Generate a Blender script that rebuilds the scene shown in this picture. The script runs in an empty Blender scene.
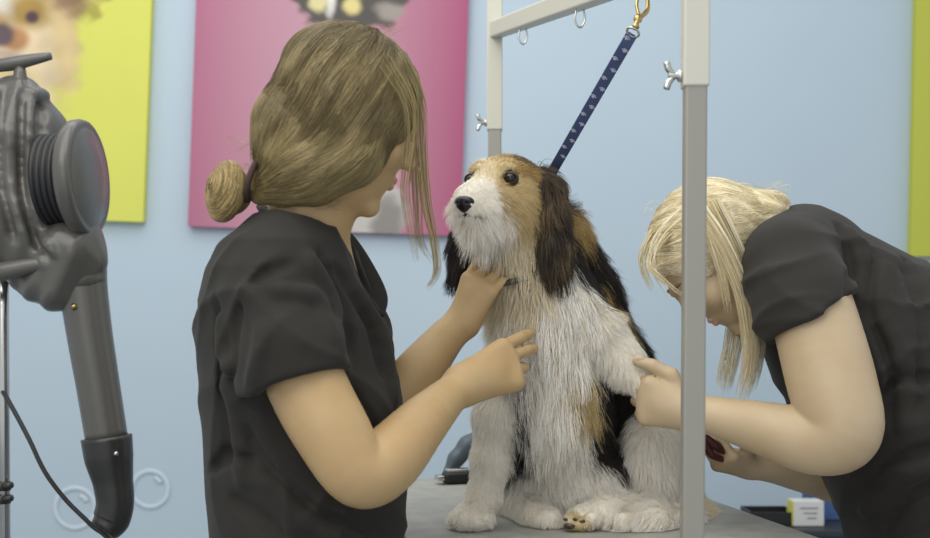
import bpy, bmesh, math, random
import numpy as np
from mathutils import Vector, Matrix, kdtree
random.seed(7)
RNG = np.random.default_rng(11)
SC = bpy.context.scene
COL = SC.collection

# ------------------------------------------------------------------ camera, world, lights, exposure
FPX = 1200.0; HZ = 319.0; CZ = 1.176
cam_d = bpy.data.cameras.new('camera'); cam = bpy.data.objects.new('camera', cam_d); COL.objects.link(cam)
cam.location = (0, 0, CZ); cam.rotation_euler = (math.pi / 2, 0, 0)
cam_d.sensor_width = 36; cam_d.lens = 36 * FPX / 930; cam_d.shift_y = (HZ - 269) / 930
cam_d.clip_start = 0.05
cam_d.dof.use_dof = True; cam_d.dof.focus_distance = 1.86; cam_d.dof.aperture_fstop = 4.5
SC.camera = cam
SC.view_settings.view_transform = 'Standard'; SC.view_settings.look = 'None'
SC.view_settings.gamma = 1; SC.view_settings.exposure = 0.0; SC.view_settings.use_curve_mapping = False
w = bpy.data.worlds.new('world'); SC.world = w; w.use_nodes = True
w.node_tree.nodes['Background'].inputs[0].default_value = (0.90, 0.95, 1.0, 1)
w.node_tree.nodes['Background'].inputs[1].default_value = 0.77


def area(name, loc, target, sx, sy, power, col):
    l = bpy.data.lights.new(name, 'AREA'); l.shape = 'RECTANGLE'; l.size = sx; l.size_y = sy
    l.energy = power; l.color = col
    o = bpy.data.objects.new(name, l); COL.objects.link(o); o.location = loc
    o.rotation_euler = (Vector(target) - Vector(loc)).to_track_quat('-Z', 'Y').to_euler()
    return o


area('ceiling_light', (-0.3, 1.5, 2.95), (-0.1, 1.9, 0.8), 2.2, 1.4, 25, (1.0, 0.98, 0.88))
area('ceiling_light', (-1.2, 0.2, 2.9), (0.0, 2.6, 1.0), 1.8, 1.4, 26, (1.0, 0.98, 0.90))
area('ceiling_light', (-0.6, 3.0, 2.95), (-0.6, 3.6, 0.9), 3.0, 0.7, 12, (0.96, 0.98, 1.0))
area('front_fill_light', (-1.0, -1.6, 1.7), (0.1, 2.0, 1.1), 2.0, 1.5, 11, (1.0, 0.99, 0.93))  # unseen soft fill added behind the camera to brighten the dog's coat


# ------------------------------------------------------------------ helpers
def P(px, py, d):
    return np.array([(px - 465) / FPX * d, d, CZ + (HZ - py) / FPX * d])


def PV(px, py, d): return Vector(P(px, py, d))


def lin(c):
    if isinstance(c, str):
        c = [int(c[i:i + 2], 16) / 255 for i in (0, 2, 4)]
    return tuple(x / 12.92 if x <= .04045 else ((x + .055) / 1.055) ** 2.4 for x in c[:3])


def N(v):
    v = np.asarray(v, float); return v / (np.linalg.norm(v) + 1e-12)


def mat(name, col, rough=0.5, metal=0.0, bump=None, var=None, attr=None, spec=0.5, sheen=0, sss=0, coat=0, wrinkle=0):
    """procedural principled material; bump=(scale, strength, dist), var=(scale, other colour)"""
    m = bpy.data.materials.new(name); m.use_nodes = True
    nt = m.node_tree; b = nt.nodes['Principled BSDF']
    c = lin(col)
    b.inputs['Base Color'].default_value = (*c, 1)
    b.inputs['Roughness'].default_value = rough; b.inputs['Metallic'].default_value = metal
    b.inputs['Specular IOR Level'].default_value = spec
    if sheen:
        b.inputs['Sheen Weight'].default_value = sheen; b.inputs['Sheen Roughness'].default_value = 0.5
    if coat: b.inputs['Coat Weight'].default_value = coat
    if sss:
        b.inputs['Subsurface Weight'].default_value = sss
        b.inputs['Subsurface Radius'].default_value = (1, .35, .2); b.inputs['Subsurface Scale'].default_value = .01
    tc = nt.nodes.new('ShaderNodeTexCoord')
    src = None
    if attr:
        a = nt.nodes.new('ShaderNodeAttribute'); a.attribute_name = attr; src = a.outputs['Color']
    if var:
        n = nt.nodes.new('ShaderNodeTexNoise'); n.inputs['Scale'].default_value = var[0]; n.inputs['Detail'].default_value = 4
        nt.links.new(tc.outputs['Object'], n.inputs['Vector'])
        mx = nt.nodes.new('ShaderNodeMix'); mx.data_type = 'RGBA'
        r = nt.nodes.new('ShaderNodeMapRange'); r.inputs[1].default_value = .35; r.inputs[2].default_value = .65
        nt.links.new(n.outputs['Fac'], r.inputs[0]); nt.links.new(r.outputs[0], mx.inputs['Factor'])
        mx.inputs['A'].default_value = (*c, 1); mx.inputs['B'].default_value = (*lin(var[1]), 1)
        if src: nt.links.new(src, mx.inputs['A'])
        src = mx.outputs['Result']
    if src: nt.links.new(src, b.inputs['Base Color'])
    if bump:
        n = nt.nodes.new('ShaderNodeTexNoise'); n.inputs['Scale'].default_value = bump[0]; n.inputs['Detail'].default_value = 6
        nt.links.new(tc.outputs['Object'], n.inputs['Vector'])
        bp = nt.nodes.new('ShaderNodeBump'); bp.inputs['Strength'].default_value = bump[1]; bp.inputs['Distance'].default_value = bump[2]
        nt.links.new(n.outputs['Fac'], bp.inputs['Height']); nt.links.new(bp.outputs[0], b.inputs['Normal'])
        if wrinkle:
            n = nt.nodes.new('ShaderNodeTexNoise'); n.noise_type = 'RIDGED_MULTIFRACTAL'; n.inputs['Scale'].default_value = 5; n.inputs['Detail'].default_value = 2.5
            n.inputs['Distortion'].default_value = .6; mp = nt.nodes.new('ShaderNodeMapping'); mp.inputs['Scale'].default_value = (1.2, 1.0, .7)
            nt.links.new(tc.outputs['Object'], mp.inputs['Vector']); nt.links.new(mp.outputs[0], n.inputs['Vector'])
            b2 = nt.nodes.new('ShaderNodeBump'); b2.inputs['Strength'].default_value = wrinkle; b2.inputs['Distance'].default_value = .012
            nt.links.new(n.outputs['Fac'], b2.inputs['Height']); nt.links.new(b2.outputs[0], bp.inputs['Normal'])
    return m


def link(name, me, parent=None, m=None):
    o = bpy.data.objects.new(name, me); COL.objects.link(o)
    if m: me.materials.append(m)
    if parent is not None:
        o.parent = parent
        o.matrix_parent_inverse = Matrix.Translation(-parent_world(parent))
    return o


def parent_world(p):
    v = Vector(p.location)
    # parents here are never rotated; children of meshes at the origin of their own parent share its frame
    if p.parent is not None:
        return v + (p.parent.get('_w') and Vector((0, 0, 0)) or Vector((0, 0, 0)))
    return v


def thing(name, label, cat, loc, group=None):
    o = bpy.data.objects.new(name, None); COL.objects.link(o); o.location = loc; o.empty_display_size = .1
    tag(o, label, cat, group); return o


def tag(o, label, cat=None, group=None, kind=None):
    o['label'] = label
    if cat: o['category'] = cat
    if group: o['group'] = group
    if kind: o['kind'] = kind
    return o


def smooth(me, on=True):
    me.polygons.foreach_set('use_smooth', [on] * len(me.polygons)); me.update()


def obj_bm(name, bm, parent=None, m=None, sm=True):
    me = bpy.data.meshes.new(name); bmesh.ops.recalc_face_normals(bm, faces=bm.faces); bm.to_mesh(me); bm.free()
    smooth(me, sm)
    return link(name, me, parent, m)


def bm_box(bm, c, s, rot=None, bev=0.0):
    r = bmesh.ops.create_cube(bm, size=1.0); vs = r['verts']
    M = Matrix.Translation(Vector(c)) @ ((rot or Matrix.Identity(3)).to_4x4()) @ Matrix.Diagonal((*s, 1))
    bmesh.ops.transform(bm, matrix=M, verts=vs)
    if bev:
        es = list({e for v in vs for e in v.link_edges})
        bmesh.ops.bevel(bm, geom=es, offset=bev, segments=3, affect='EDGES', profile=.5)


def bm_lathe(bm, prof, c, axis, seg=32, ref=None):
    """prof: [(r, t)] along axis"""
    ax = Vector(axis).normalized(); q = ax.to_track_quat('Z', 'Y').to_matrix()
    rings = []
    for r, t in prof:
        if r < 1e-6: rings.append([bm.verts.new(Vector(c) + q @ Vector((0, 0, t)))])
        else: rings.append([bm.verts.new(Vector(c) + q @ Vector((r * math.cos(a), r * math.sin(a), t)))
                            for a in (2 * math.pi * i / seg for i in range(seg))])
    for A, B in zip(rings, rings[1:]):
        if len(A) == 1 and len(B) == 1: continue
        for i in range(seg):
            j = (i + 1) % seg
            if len(A) == 1: bm.faces.new((A[0], B[i], B[j]))
            elif len(B) == 1: bm.faces.new((A[i], A[j], B[0]))
            else: bm.faces.new((A[i], A[j], B[j], B[i]))
    if len(rings[0]) > 1: bm.faces.new(rings[0])
    if len(rings[-1]) > 1: bm.faces.new(rings[-1])


def catmull(pts, n):
    pts = np.asarray(pts, float)
    if len(pts) == 2:
        t = np.linspace(0, 1, n)[:, None]; return pts[0] * (1 - t) + pts[1] * t
    p = np.vstack([2 * pts[0] - pts[1], pts, 2 * pts[-1] - pts[-2]])
    out = []
    for t in np.linspace(0, len(pts) - 1 - 1e-6, n):
        i = int(t); u = t - i; a, b, c, d = p[i], p[i + 1], p[i + 2], p[i + 3]
        out.append(.5 * (2 * b + (c - a) * u + (2 * a - 5 * b + 4 * c - d) * u * u + (3 * b - a - 3 * c + d) * u ** 3))
    return np.array(out)


def bm_tube(bm, pts, r, seg=12, n=None, flat=None, closed=False, up=(0, 0, 1)):
    """tube along a smooth path; r number or list; flat=(w,h) gives a flat band instead"""
    path = catmull(pts, n) if n else np.asarray(pts, float)
    k = len(path)
    rr = np.interp(np.linspace(0, 1, k), np.linspace(0, 1, len(r)), r) if hasattr(r, '__len__') else np.full(k, r)
    rings = []; prev = None
    for i in range(k):
        if closed: T = N(path[(i + 1) % k] - path[i - 1])
        else: T = N(path[min(i + 1, k - 1)] - path[max(i - 1, 0)])
        if prev is None: A = N(np.cross(T, up) if abs(np.dot(T, N(up))) < .98 else np.cross(T, (1, 0, 0)))
        else: A = N(prev - T * np.dot(prev, T))
        prev = A; B = np.cross(T, A)
        ring = []
        for s in range(seg):
            a = 2 * math.pi * s / seg
            x, y = math.cos(a), math.sin(a)
            if flat:
                x = math.copysign(abs(x) ** .35, x) * flat[0] / 2; y = math.copysign(abs(y) ** .35, y) * flat[1] / 2
            else: x *= rr[i]; y *= rr[i]
            ring.append(bm.verts.new(path[i] + A * x + B * y))
        rings.append(ring)
    m = k if closed else k - 1
    for i in range(m):
        A, B = rings[i], rings[(i + 1) % k]
        for s in range(seg):
            t = (s + 1) % seg; bm.faces.new((A[s], A[t], B[t], B[s]))
    if not closed: bm.faces.new(rings[0]); bm.faces.new(rings[-1])


class Field:
    """a signed distance volume that shapes are smoothly merged into, then skinned as one surface"""
    def __init__(s, lo, hi, h):
        s.lo = np.array(lo, float); s.h = h
        s.n = np.ceil((np.array(hi) - s.lo) / h).astype(int) + 1
        s.g = np.full(s.n, 1.0, np.float32)

    def win(s, lo, hi):
        a = np.clip(np.floor((np.array(lo) - s.lo) / s.h).astype(int), 0, s.n)
        b = np.clip(np.ceil((np.array(hi) - s.lo) / s.h).astype(int) + 1, 0, s.n)
        sl = tuple(slice(int(x), int(y)) for x, y in zip(a, b))
        ax = [(np.arange(x, y) * s.h + l).astype(np.float32) for x, y, l in zip(a, b, s.lo)]
        return sl, np.meshgrid(*ax, indexing='ij', sparse=True)

    def op(s, fn, lo, hi, k, sub=False):
        m = k + .03
        sl, (X, Y, Z) = s.win(np.array(lo) - m, np.array(hi) + m)
        g = s.g[sl]
        if g.size == 0: return
        v = fn(X, Y, Z)
        if sub:
            v = -v; h = np.clip(.5 - .5 * (v - g) / k, 0, 1); s.g[sl] = v * (1 - h) + g * h + k * h * (1 - h)
        else:
            h = np.clip(.5 + .5 * (v - g) / k, 0, 1); s.g[sl] = v * (1 - h) + g * h - k * h * (1 - h)

    def cone(s, a, b, ra, rb, k=.01, sub=False, sy=1.0):
        a = np.array(a, float); b = np.array(b, float); y0 = (a[1] + b[1]) / 2
        def fn(X, Y, Z):
            if sy != 1: Y = (Y - y0) / sy + y0
            d = b - a; L2 = float(d @ d) + 1e-12
            t = np.clip(((X - a[0]) * d[0] + (Y - a[1]) * d[1] + (Z - a[2]) * d[2]) / L2, 0, 1)
            return np.sqrt((X - a[0] - t * d[0]) ** 2 + (Y - a[1] - t * d[1]) ** 2 + (Z - a[2] - t * d[2]) ** 2) - (ra + (rb - ra) * t)
        r = max(ra, rb) * np.array([1, max(sy, 1), 1])
        s.op(fn, np.minimum(a, b) - r, np.maximum(a, b) + r, k, sub)

    def chain(s, pts, k=.01, **kw):
        for (a, ra), (b, rb) in zip(pts, pts[1:]): s.cone(a, b, ra, rb, k, **kw)

    def limb(s, pts, n=26, k=.0025):
        q = catmull(np.array([(*p, r) for p, r in pts]), n)
        for a, b in zip(q, q[1:]): s.cone(a[:3], b[:3], a[3], b[3], k)

    def ell(s, c, r, R=None, k=.01, sub=False):
        c = np.array(c, float); r = np.array(r, float); R = np.eye(3) if R is None else np.array(R, float)
        def fn(X, Y, Z):
            x, y, z = X - c[0], Y - c[1], Z - c[2]
            q = [R[i][0] * x + R[i][1] * y + R[i][2] * z for i in range(3)]
            k0 = np.sqrt(sum((q[i] / r[i]) ** 2 for i in range(3))) + 1e-6
            k1 = np.sqrt(sum((q[i] / r[i] ** 2) ** 2 for i in range(3))) + 1e-6
            return k0 * (k0 - 1) / k1
        m = r.max(); s.op(fn, c - m, c + m, k, sub)

    def plane(s, p, n, k=.004):
        """cuts away everything on the side the normal points to"""
        n = N(n)
        X, Y, Z = np.meshgrid(*[(np.arange(c) * s.h + l).astype(np.float32) for c, l in zip(s.n, s.lo)], indexing='ij', sparse=True)
        v = (X - p[0]) * n[0] + (Y - p[1]) * n[1] + (Z - p[2]) * n[2]
        h = np.clip(.5 - .5 * (v - s.g) / k, 0, 1); s.g = (v * (1 - h) + s.g * h + k * h * (1 - h)).astype(np.float32)

    def loft(s, secs, k=.01):
        """secs: [(z, cx, cy, a, b)] top to bottom, upright body with elliptic sections"""
        S = np.array(sorted(secs)); z = S[:, 0]
        def fn(X, Y, Z):
            zz = Z.ravel()
            cx, cy, a, b = [np.interp(zz, z, S[:, i])[None, None, :].astype(np.float32) for i in range(1, 5)]
            q = np.sqrt(((X - cx) / a) ** 2 + ((Y - cy) / b) ** 2)
            v = (q - 1) * np.minimum(a, b)
            return np.maximum(v, np.maximum(Z - z[-1], z[0] - Z))
        r = max(S[:, 3].max(), S[:, 4].max())
        s.op(fn, (S[:, 1].min() - r, S[:, 2].min() - r, z[0]), (S[:, 1].max() + r, S[:, 2].max() + r, z[-1]), k)

    def merge(s, o, k=.01):
        h = np.clip(.5 + .5 * (o.g - s.g) / k, 0, 1); s.g = o.g * (1 - h) + s.g * h - k * h * (1 - h)

    def crease(s, pts, r, k, sub, d0=1.3, d1=2.3, depth=.35):
        """a fold laid along the cloth: every point is dropped onto the surface first"""
        out = []; dd = np.arange(d0, d1, s.h)
        for x, y in catmull(np.array([(a, b, 0) for a, b in pts]), len(pts) * 5)[:, :2]:
            q = np.array([P(x, y, d) for d in dd]); inb = ((q > s.lo) & (q < s.lo + (s.n - 1) * s.h)).all(1)
            v = np.where(inb, s.sample(q), 1); hit = np.argmax(v < 0)
            if v[hit] < 0: out.append(P(x, y, dd[hit] - (r * depth if sub else -r * (1 - depth))))
        if len(out) > 1: s.chain([(p, r) for p in out], k, sub=sub)

    def warp(s, fn):
        X, Y, Z = np.meshgrid(*[(np.arange(c) * s.h + l).astype(np.float32) for c, l in zip(s.n, s.lo)], indexing='ij', sparse=True)
        s.g = (s.g + fn(X, Y, Z)).astype(np.float32)

    def sample(s, p):
        q = np.clip((p - s.lo) / s.h, 0, s.n - 1.001); i = q.astype(int); f = q - i
        i = np.minimum(i, s.n - 2); v = 0
        for dx in (0, 1):
            for dy in (0, 1):
                for dz in (0, 1):
                    wt = (f[..., 0] if dx else 1 - f[..., 0]) * (f[..., 1] if dy else 1 - f[..., 1]) * (f[..., 2] if dz else 1 - f[..., 2])
                    v = v + wt * s.g[i[..., 0] + dx, i[..., 1] + dy, i[..., 2] + dz]
        return v

    def grad(s, p):
        e = s.h
        g = np.stack([s.sample(p + np.eye(3)[a] * e) - s.sample(p - np.eye(3)[a] * e) for a in range(3)], -1)
        return g / (np.linalg.norm(g, axis=-1, keepdims=True) + 1e-9)

    def mesh(s, name):
        g = s.g.copy()
        g[0] = g[-1] = 1; g[:, 0] = g[:, -1] = 1; g[:, :, 0] = g[:, :, -1] = 1
        ins = g < 0
        c = np.zeros(np.array(g.shape) - 1, np.int8)
        for i in (0, 1):
            for j in (0, 1):
                for k in (0, 1): c += ins[i:g.shape[0] - 1 + i, j:g.shape[1] - 1 + j, k:g.shape[2] - 1 + k]
        act = (c > 0) & (c < 8); idx = np.argwhere(act); n = len(idx)
        acc = np.zeros((n, 3)); cnt = np.zeros(n)
        cs = [np.array((i, j, k)) for i in (0, 1) for j in (0, 1) for k in (0, 1)]
        for a in cs:
            for b in cs:
                if (b - a).min() < 0 or (b - a).sum() != 1: continue
                ia, ib = idx + a, idx + b
                va, vb = g[tuple(ia.T)], g[tuple(ib.T)]; m = (va < 0) != (vb < 0)
                t = np.where(m, va / np.where(m, va - vb, 1), 0)
                acc += (a + t[:, None] * (b - a)) * m[:, None]; cnt += m
        V = (idx + acc / cnt[:, None]) * s.h + s.lo
        vid = np.full(act.shape, -1); vid[act] = np.arange(n)
        F = []
        for ax in range(3):
            o1, o2 = (ax + 1) % 3, (ax + 2) % 3
            A = np.moveaxis(ins, (ax, o1, o2), (0, 1, 2)); Vd = np.moveaxis(vid, (ax, o1, o2), (0, 1, 2))
            e = np.argwhere(A[:-1, 1:-1, 1:-1] != A[1:, 1:-1, 1:-1]) + (0, 1, 1)
            q = np.stack([Vd[e[:, 0], e[:, 1] - 1, e[:, 2] - 1], Vd[e[:, 0], e[:, 1], e[:, 2] - 1],
                          Vd[e[:, 0], e[:, 1], e[:, 2]], Vd[e[:, 0], e[:, 1] - 1, e[:, 2]]], 1)
            fl = ~A[e[:, 0], e[:, 1], e[:, 2]]; q[fl] = q[fl][:, ::-1]; F.append(q)
        F = np.concatenate(F)
        me = bpy.data.meshes.new(name)
        me.vertices.add(n); me.vertices.foreach_set('co', V.ravel())
        me.loops.add(F.size); me.loops.foreach_set('vertex_index', F.ravel().astype(np.int32))
        me.polygons.add(len(F)); me.polygons.foreach_set('loop_start', np.arange(0, F.size, 4, dtype=np.int32))
        me.update(calc_edges=True); me.validate(); smooth(me)
        return me


def verts_of(me):
    v = np.empty(len(me.vertices) * 3); me.vertices.foreach_get('co', v); return v.reshape(-1, 3)


def set_col(me, fn):
    v = verts_of(me); c = fn(v)
    a = me.color_attributes.new('col', 'FLOAT_COLOR', 'POINT')
    a.data.foreach_set('color', np.hstack([c, np.ones((len(c), 1))]).ravel().astype(np.float32))


def surf_points(me, n, keep=None):
    v = verts_of(me); nf = len(me.polygons)
    f = np.empty(nf * 4, np.int32); me.polygons.foreach_get('vertices', f); f = f.reshape(-1, 4)
    a, b, c, d = v[f[:, 0]], v[f[:, 1]], v[f[:, 2]], v[f[:, 3]]
    ar = np.linalg.norm(np.cross(c - a, d - b), axis=1)
    i = RNG.choice(nf, n, p=ar / ar.sum()); u, w_ = RNG.random((n, 1)), RNG.random((n, 1))
    p = a[i] * (1 - u) * (1 - w_) + b[i] * u * (1 - w_) + c[i] * u * w_ + d[i] * (1 - u) * w_
    if keep is not None: p = p[keep(p)]
    return p


def vnoise(p, sc, seed=0):
    """smooth pseudo noise vectors in -1..1"""
    r = np.random.default_rng(seed); out = np.zeros_like(p)
    for o in range(4):
        K = r.normal(size=(3, 3)) * sc * (1.6 ** o); ph = r.random(3) * 6.28
        out += np.sin(p @ K.T + ph) / 1.5 ** o
    return out / 2.2


def comb(field, roots, flow, length, steps=8, lift=.5, stay=.3, jit=.15, wave=0.0, hug=0.0):
    """grow strands from the skin: they leave along the normal, bend into flow(p) and never enter the body"""
    n = len(roots); nr = field.grad(roots); pts = [roots - nr * .001]; p = roots.copy()
    L = np.broadcast_to(np.asarray(length, float).reshape(-1, 1), (n, 1)); rj = RNG.normal(size=(n, 3)) * jit
    d = None
    for k in range(1, steps):
        fl = flow(p); fl = fl / (np.linalg.norm(fl, axis=1, keepdims=True) + 1e-9)
        g = field.grad(p); lf = lift * (1 - k / steps) + .02
        tang = fl - g * np.minimum((fl * g).sum(1, keepdims=True), 0)
        nd = tang + g * lf + rj + vnoise(p, 60, 3) * wave
        d = nd if d is None else d * .45 + nd * .55
        d = d / (np.linalg.norm(d, axis=1, keepdims=True) + 1e-9)
        p = p + d * L / (steps - 1)
        s = field.sample(p)[:, None]; off = .0008 + stay * .004
        p = np.where((s < off) & (s > -.03), p + field.grad(p) * (off - s), p)
        if hug: p = np.where((s >= off) & (s < .04), p + field.grad(p) * (off - s) * hug, p)
        pts.append(p)
    return np.stack(pts, 1)


def clump(S, size, amount):
    """pull strand ends together into tufts"""
    n = len(S); m = max(1, n // size); gi = RNG.choice(n, m, replace=False)
    kd = kdtree.KDTree(m)
    for i, g in enumerate(gi): kd.insert(S[g, 0], i)
    kd.balance()
    own = np.array([gi[kd.find(S[i, 0])[1]] for i in range(n)])
    t = (np.linspace(0, 1, S.shape[1]) ** 1.3)[None, :, None] * amount * RNG.uniform(.5, 1, (n, 1, 1))
    return S * (1 - t) + S[own] * t


def strands(name, S, cols, rad, parent, m, tip=.25):
    n, k, _ = S.shape
    hc = bpy.data.hair_curves.new(name); hc.add_curves([k] * n)
    hc.position_data.foreach_set('vector', S.reshape(-1).astype(np.float32))
    a = hc.attributes.get('radius') or hc.attributes.new('radius', 'FLOAT', 'POINT')
    prof = np.interp(np.linspace(0, 1, k), [0, .5, 1], [1, .85, tip])
    r = (np.broadcast_to(np.asarray(rad, float).reshape(-1, 1), (n, 1)) * prof[None]).ravel()
    a.data.foreach_set('value', r.astype(np.float32))
    c = hc.attributes.new('col', 'FLOAT_COLOR', 'CURVE')
    c.data.foreach_set('color', np.hstack([cols, np.ones((n, 1))]).ravel().astype(np.float32))
    hc.materials.append(m)
    o = bpy.data.objects.new(name, hc); COL.objects.link(o)
    if parent is not None:
        o.parent = parent; o.matrix_parent_inverse = Matrix.Translation(-parent_world(parent))
    return o


def lock(pts, n, r0, r1, k=12, frizz=.15, seed=0):
    """n strands running along a smooth path, spread r0 at the root to r1 at the end"""
    path = catmull(pts, k); out = np.zeros((n, k, 3))
    t = np.linspace(0, 1, k)[:, None]
    for i in range(n):
        o = RNG.normal(size=3); o /= max(1, np.linalg.norm(o))
        o2 = RNG.normal(size=3); ph = RNG.random() * 6.28
        L = RNG.uniform(.82, 1.03)
        base = catmull(pts, k) if L == 1 else np.stack([np.interp(t[:, 0] * min(L, 1), t[:, 0], path[:, j]) for j in range(3)], 1)
        out[i] = base + o * (r0 + (r1 - r0) * t) + o2 * frizz * r1 * np.sin(t * 5 + ph) * t
    return out


def pick_cols(n, pal, jitter=.12, p=None):
    pal = np.array([lin(c) for c in pal]); c = pal[RNG.choice(len(pal), n, p=p)]
    return np.clip(c * (1 + RNG.normal(size=(n, 1)) * jitter), 0, 1)


def frame(f, u):
    f = N(f); u = N(np.array(u) - f * np.dot(u, f)); return np.stack([np.cross(f, u), f, u])  # rows: right, forward, up


def add_head(F, c, R, s=1.0, k=.014):
    T = lambda x, y, z: np.array(c) + R.T @ (np.array((x, y, z)) * s)
    F.ell(T(0, -.012, .035), np.array((.074, .096, .082)) * s, R, k)
    F.ell(T(0, .030, -.030), np.array((.062, .064, .075)) * s, R, k)
    F.ell(T(0, .045, -.070), np.array((.040, .042, .038)) * s, R, k)
    F.ell(T(0, .078, -.100), np.array((.017, .014, .014)) * s, R, k)
    for q in (-1, 1):
        F.ell(T(q * .036, .062, -.028), np.array((.024, .022, .022)) * s, R, k)
        F.cone(T(q * .012, .088, .026), T(q * .045, .074, .026), .007 * s, .006 * s, k)
        F.ell(T(q * .031, .092, .010), np.array((.016, .012, .010)) * s, R, .008, sub=True)
    F.cone(T(0, .088, .020), T(0, .106, -.020), .006 * s, .0095 * s, .008)
    for q in (-1, 1): F.cone(T(q * .009, .096, -.024), T(q * .010, .092, -.026), .0065 * s, .006 * s, .004)
    for q in (-1, 1):
        F.cone(T(0, .093, -.050), T(q * .020, .082, -.054), .0055 * s, .003 * s, .003)
        F.cone(T(0, .091, -.060), T(q * .017, .082, -.058), .0060 * s, .003 * s, .003)
        E = T(q * .074, -.006, -.006)
        F.ell(E, np.array((.008, .018, .031)) * s, R, .004)
        F.ell(T(q * .082, -.002, -.004), np.array((.005, .010, .018)) * s, R, .004, sub=True)
    return T


def add_hand(F, W, D, B, side, curls, s=1.0, spread=(8, 2, -3, -9), thumb=None, k=.0035, palm=.088):
    """wrist W, direction D to the knuckles, B out of the back of the hand, side +1/-1 picks the thumb side"""
    D = N(D); B = N(np.array(B) - D * np.dot(B, D)); S = np.cross(D, B) * side
    kn = [(palm * .97, .027), (palm, .009), (palm * .97, -.010), (palm * .9, -.027)]
    for a, o in kn:
        F.cone(W + S * o * .35 * s, W + (D * a + S * o) * s, .0175 * s, .0125 * s, .014)
    F.cone(W, W + (D * .05) * s - B * .004, .024 * s, .022 * s, .014)
    Ls = [(.042, .025, .020), (.046, .029, .021), (.042, .027, .020), (.033, .020, .017)]
    tips = []
    for (a, o), L, cu, sp in zip(kn, Ls, curls, spread):
        q = W + (D * a + S * o) * s; sa = math.radians(sp); D2 = D * math.cos(sa) + S * math.sin(sa); ang = 0; r = .0092
        for l, c in zip(L, cu):
            ang += math.radians(c); d = D2 * math.cos(ang) - B * math.sin(ang)
            F.cone(q, q + d * l * s, r * s, (r - .0008) * s, k); q = q + d * l * s; r -= .0008
        tips.append(q)
    th = thumb or [(.7, .6, -.3), (.9, .2, -.3), (.95, .0, -.4)]
    q = W + (D * .022 + S * .016 - B * .006) * s; r = .0135
    for l, t in zip((.040, .032, .024), th):
        d = N(D * t[0] + S * t[1] + B * t[2]); F.cone(q, q + d * l * s, r * s, (r - .0018) * s, .006); q = q + d * l * s; r -= .0018
    tips.append(q)
    return tips


def folds(A, seed=1, freq=22, dirs=((.3, .2, 1.0), (1, .4, .35), (-.7, .5, .6))):
    r = np.random.default_rng(seed)
    ph = r.random((len(dirs), 4)) * 6.28
    def fn(X, Y, Z):
        v = 0
        for i, d in enumerate(dirs):
            d = N(d); wv = np.sin(X * 9 + ph[i, 1]) * 1.3 + np.sin(Z * 7 + Y * 8 + ph[i, 2]) * 1.4 + .6 * np.sin(X * 23 - Z * 17 + ph[i, 0])
            c = np.sin((X * d[0] + Y * d[1] + Z * d[2]) * freq * (1 + .35 * i) + wv + ph[i, 3])
            mask = .5 + .5 * np.sin(X * 11 * (i + 1) * .7 + Z * 13 + Y * 6 + ph[i, 2])
            v = v + (1 - np.abs(c)) ** 2 * mask
        return -A * (v - .5)
    return fn


# ------------------------------------------------------------------ materials
M_wall = mat('blue_wall_paint', 'b8c8d3', .75, bump=(90, .08, .002), var=(1.2, 'b5c5d0'), spec=.25)
M_floor = mat('grey_vinyl_floor', '8d9096', .5, var=(6, '84878c'))
M_skin = mat('skin_warm', 'bb9e72', .5, bump=(220, .08, .001), var=(14, 'b59568'), sss=.12)
M_skin2 = mat('skin_pale', 'c1ab8b', .5, bump=(220, .08, .001), var=(14, 'bba381'), sss=.12)
M_shirt = mat('black_tunic_cloth', '302e2a', .85, bump=(700, .15, .0006), var=(9, '2b2926'), wrinkle=.8, sheen=.05, spec=.2)
M_shirt2 = mat('charcoal_tunic_cloth', '35322f', .85, bump=(700, .15, .0006), var=(9, '302d2a'), wrinkle=.8, sheen=.06, spec=.2)
M_trousers = mat('black_trousers', '201f20', .9)
M_hair = mat('hair', '7a6a4a', .45, attr='col', spec=.35)
M_fur = mat('fur', 'ffffff', .6, attr='col', spec=.3)
M_chrome = mat('chrome', 'c8c8c4', .22, 1.0)
M_white_post = mat('cream_painted_steel', 'c4c2b5', .38, spec=.4)
M_grey_post = mat('satin_grey_steel', '96938a', .42, .25)
M_rubber = mat('ribbed_rubber_mat', 'a0a099', .6, bump=(350, .3, .001), var=(20, '91918b'))
M_edge = mat('aluminium_trim', '6f7174', .4, .5)
M_dryer = mat('dark_grey_plastic', '565450', .27, bump=(300, .05, .0005), spec=.5)
M_dryer_d = mat('black_plastic', '2b2a28', .35)
M_black = mat('black_rubber', '1a1a1b', .5)
M_brass = mat('brass', 'b8a06a', .3, 1.0)
M_navy = mat('navy_webbing', '46547c', .8, bump=(900, .4, .0006))
M_paw = mat('pale_print', 'b9bed0', .8)
M_shoe = mat('black_shoe', '151515', .5)

# ------------------------------------------------------------------ room
def slab(name, c, s, m):
    bm = bmesh.new(); bm_box(bm, c, s); o = obj_bm(name, bm, None, m, False); o['kind'] = 'structure'; return o


WY = 4.0
slab('floor', (0, 2.0, -.05), (7, 4.2, .1), M_floor)
slab('wall_back', (0, WY + .05, 1.5), (7, .1, 3.0), M_wall)
slab('baseboard_back', (0, WY - .008, .05), (7, .016, .1), M_white_post)


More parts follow.
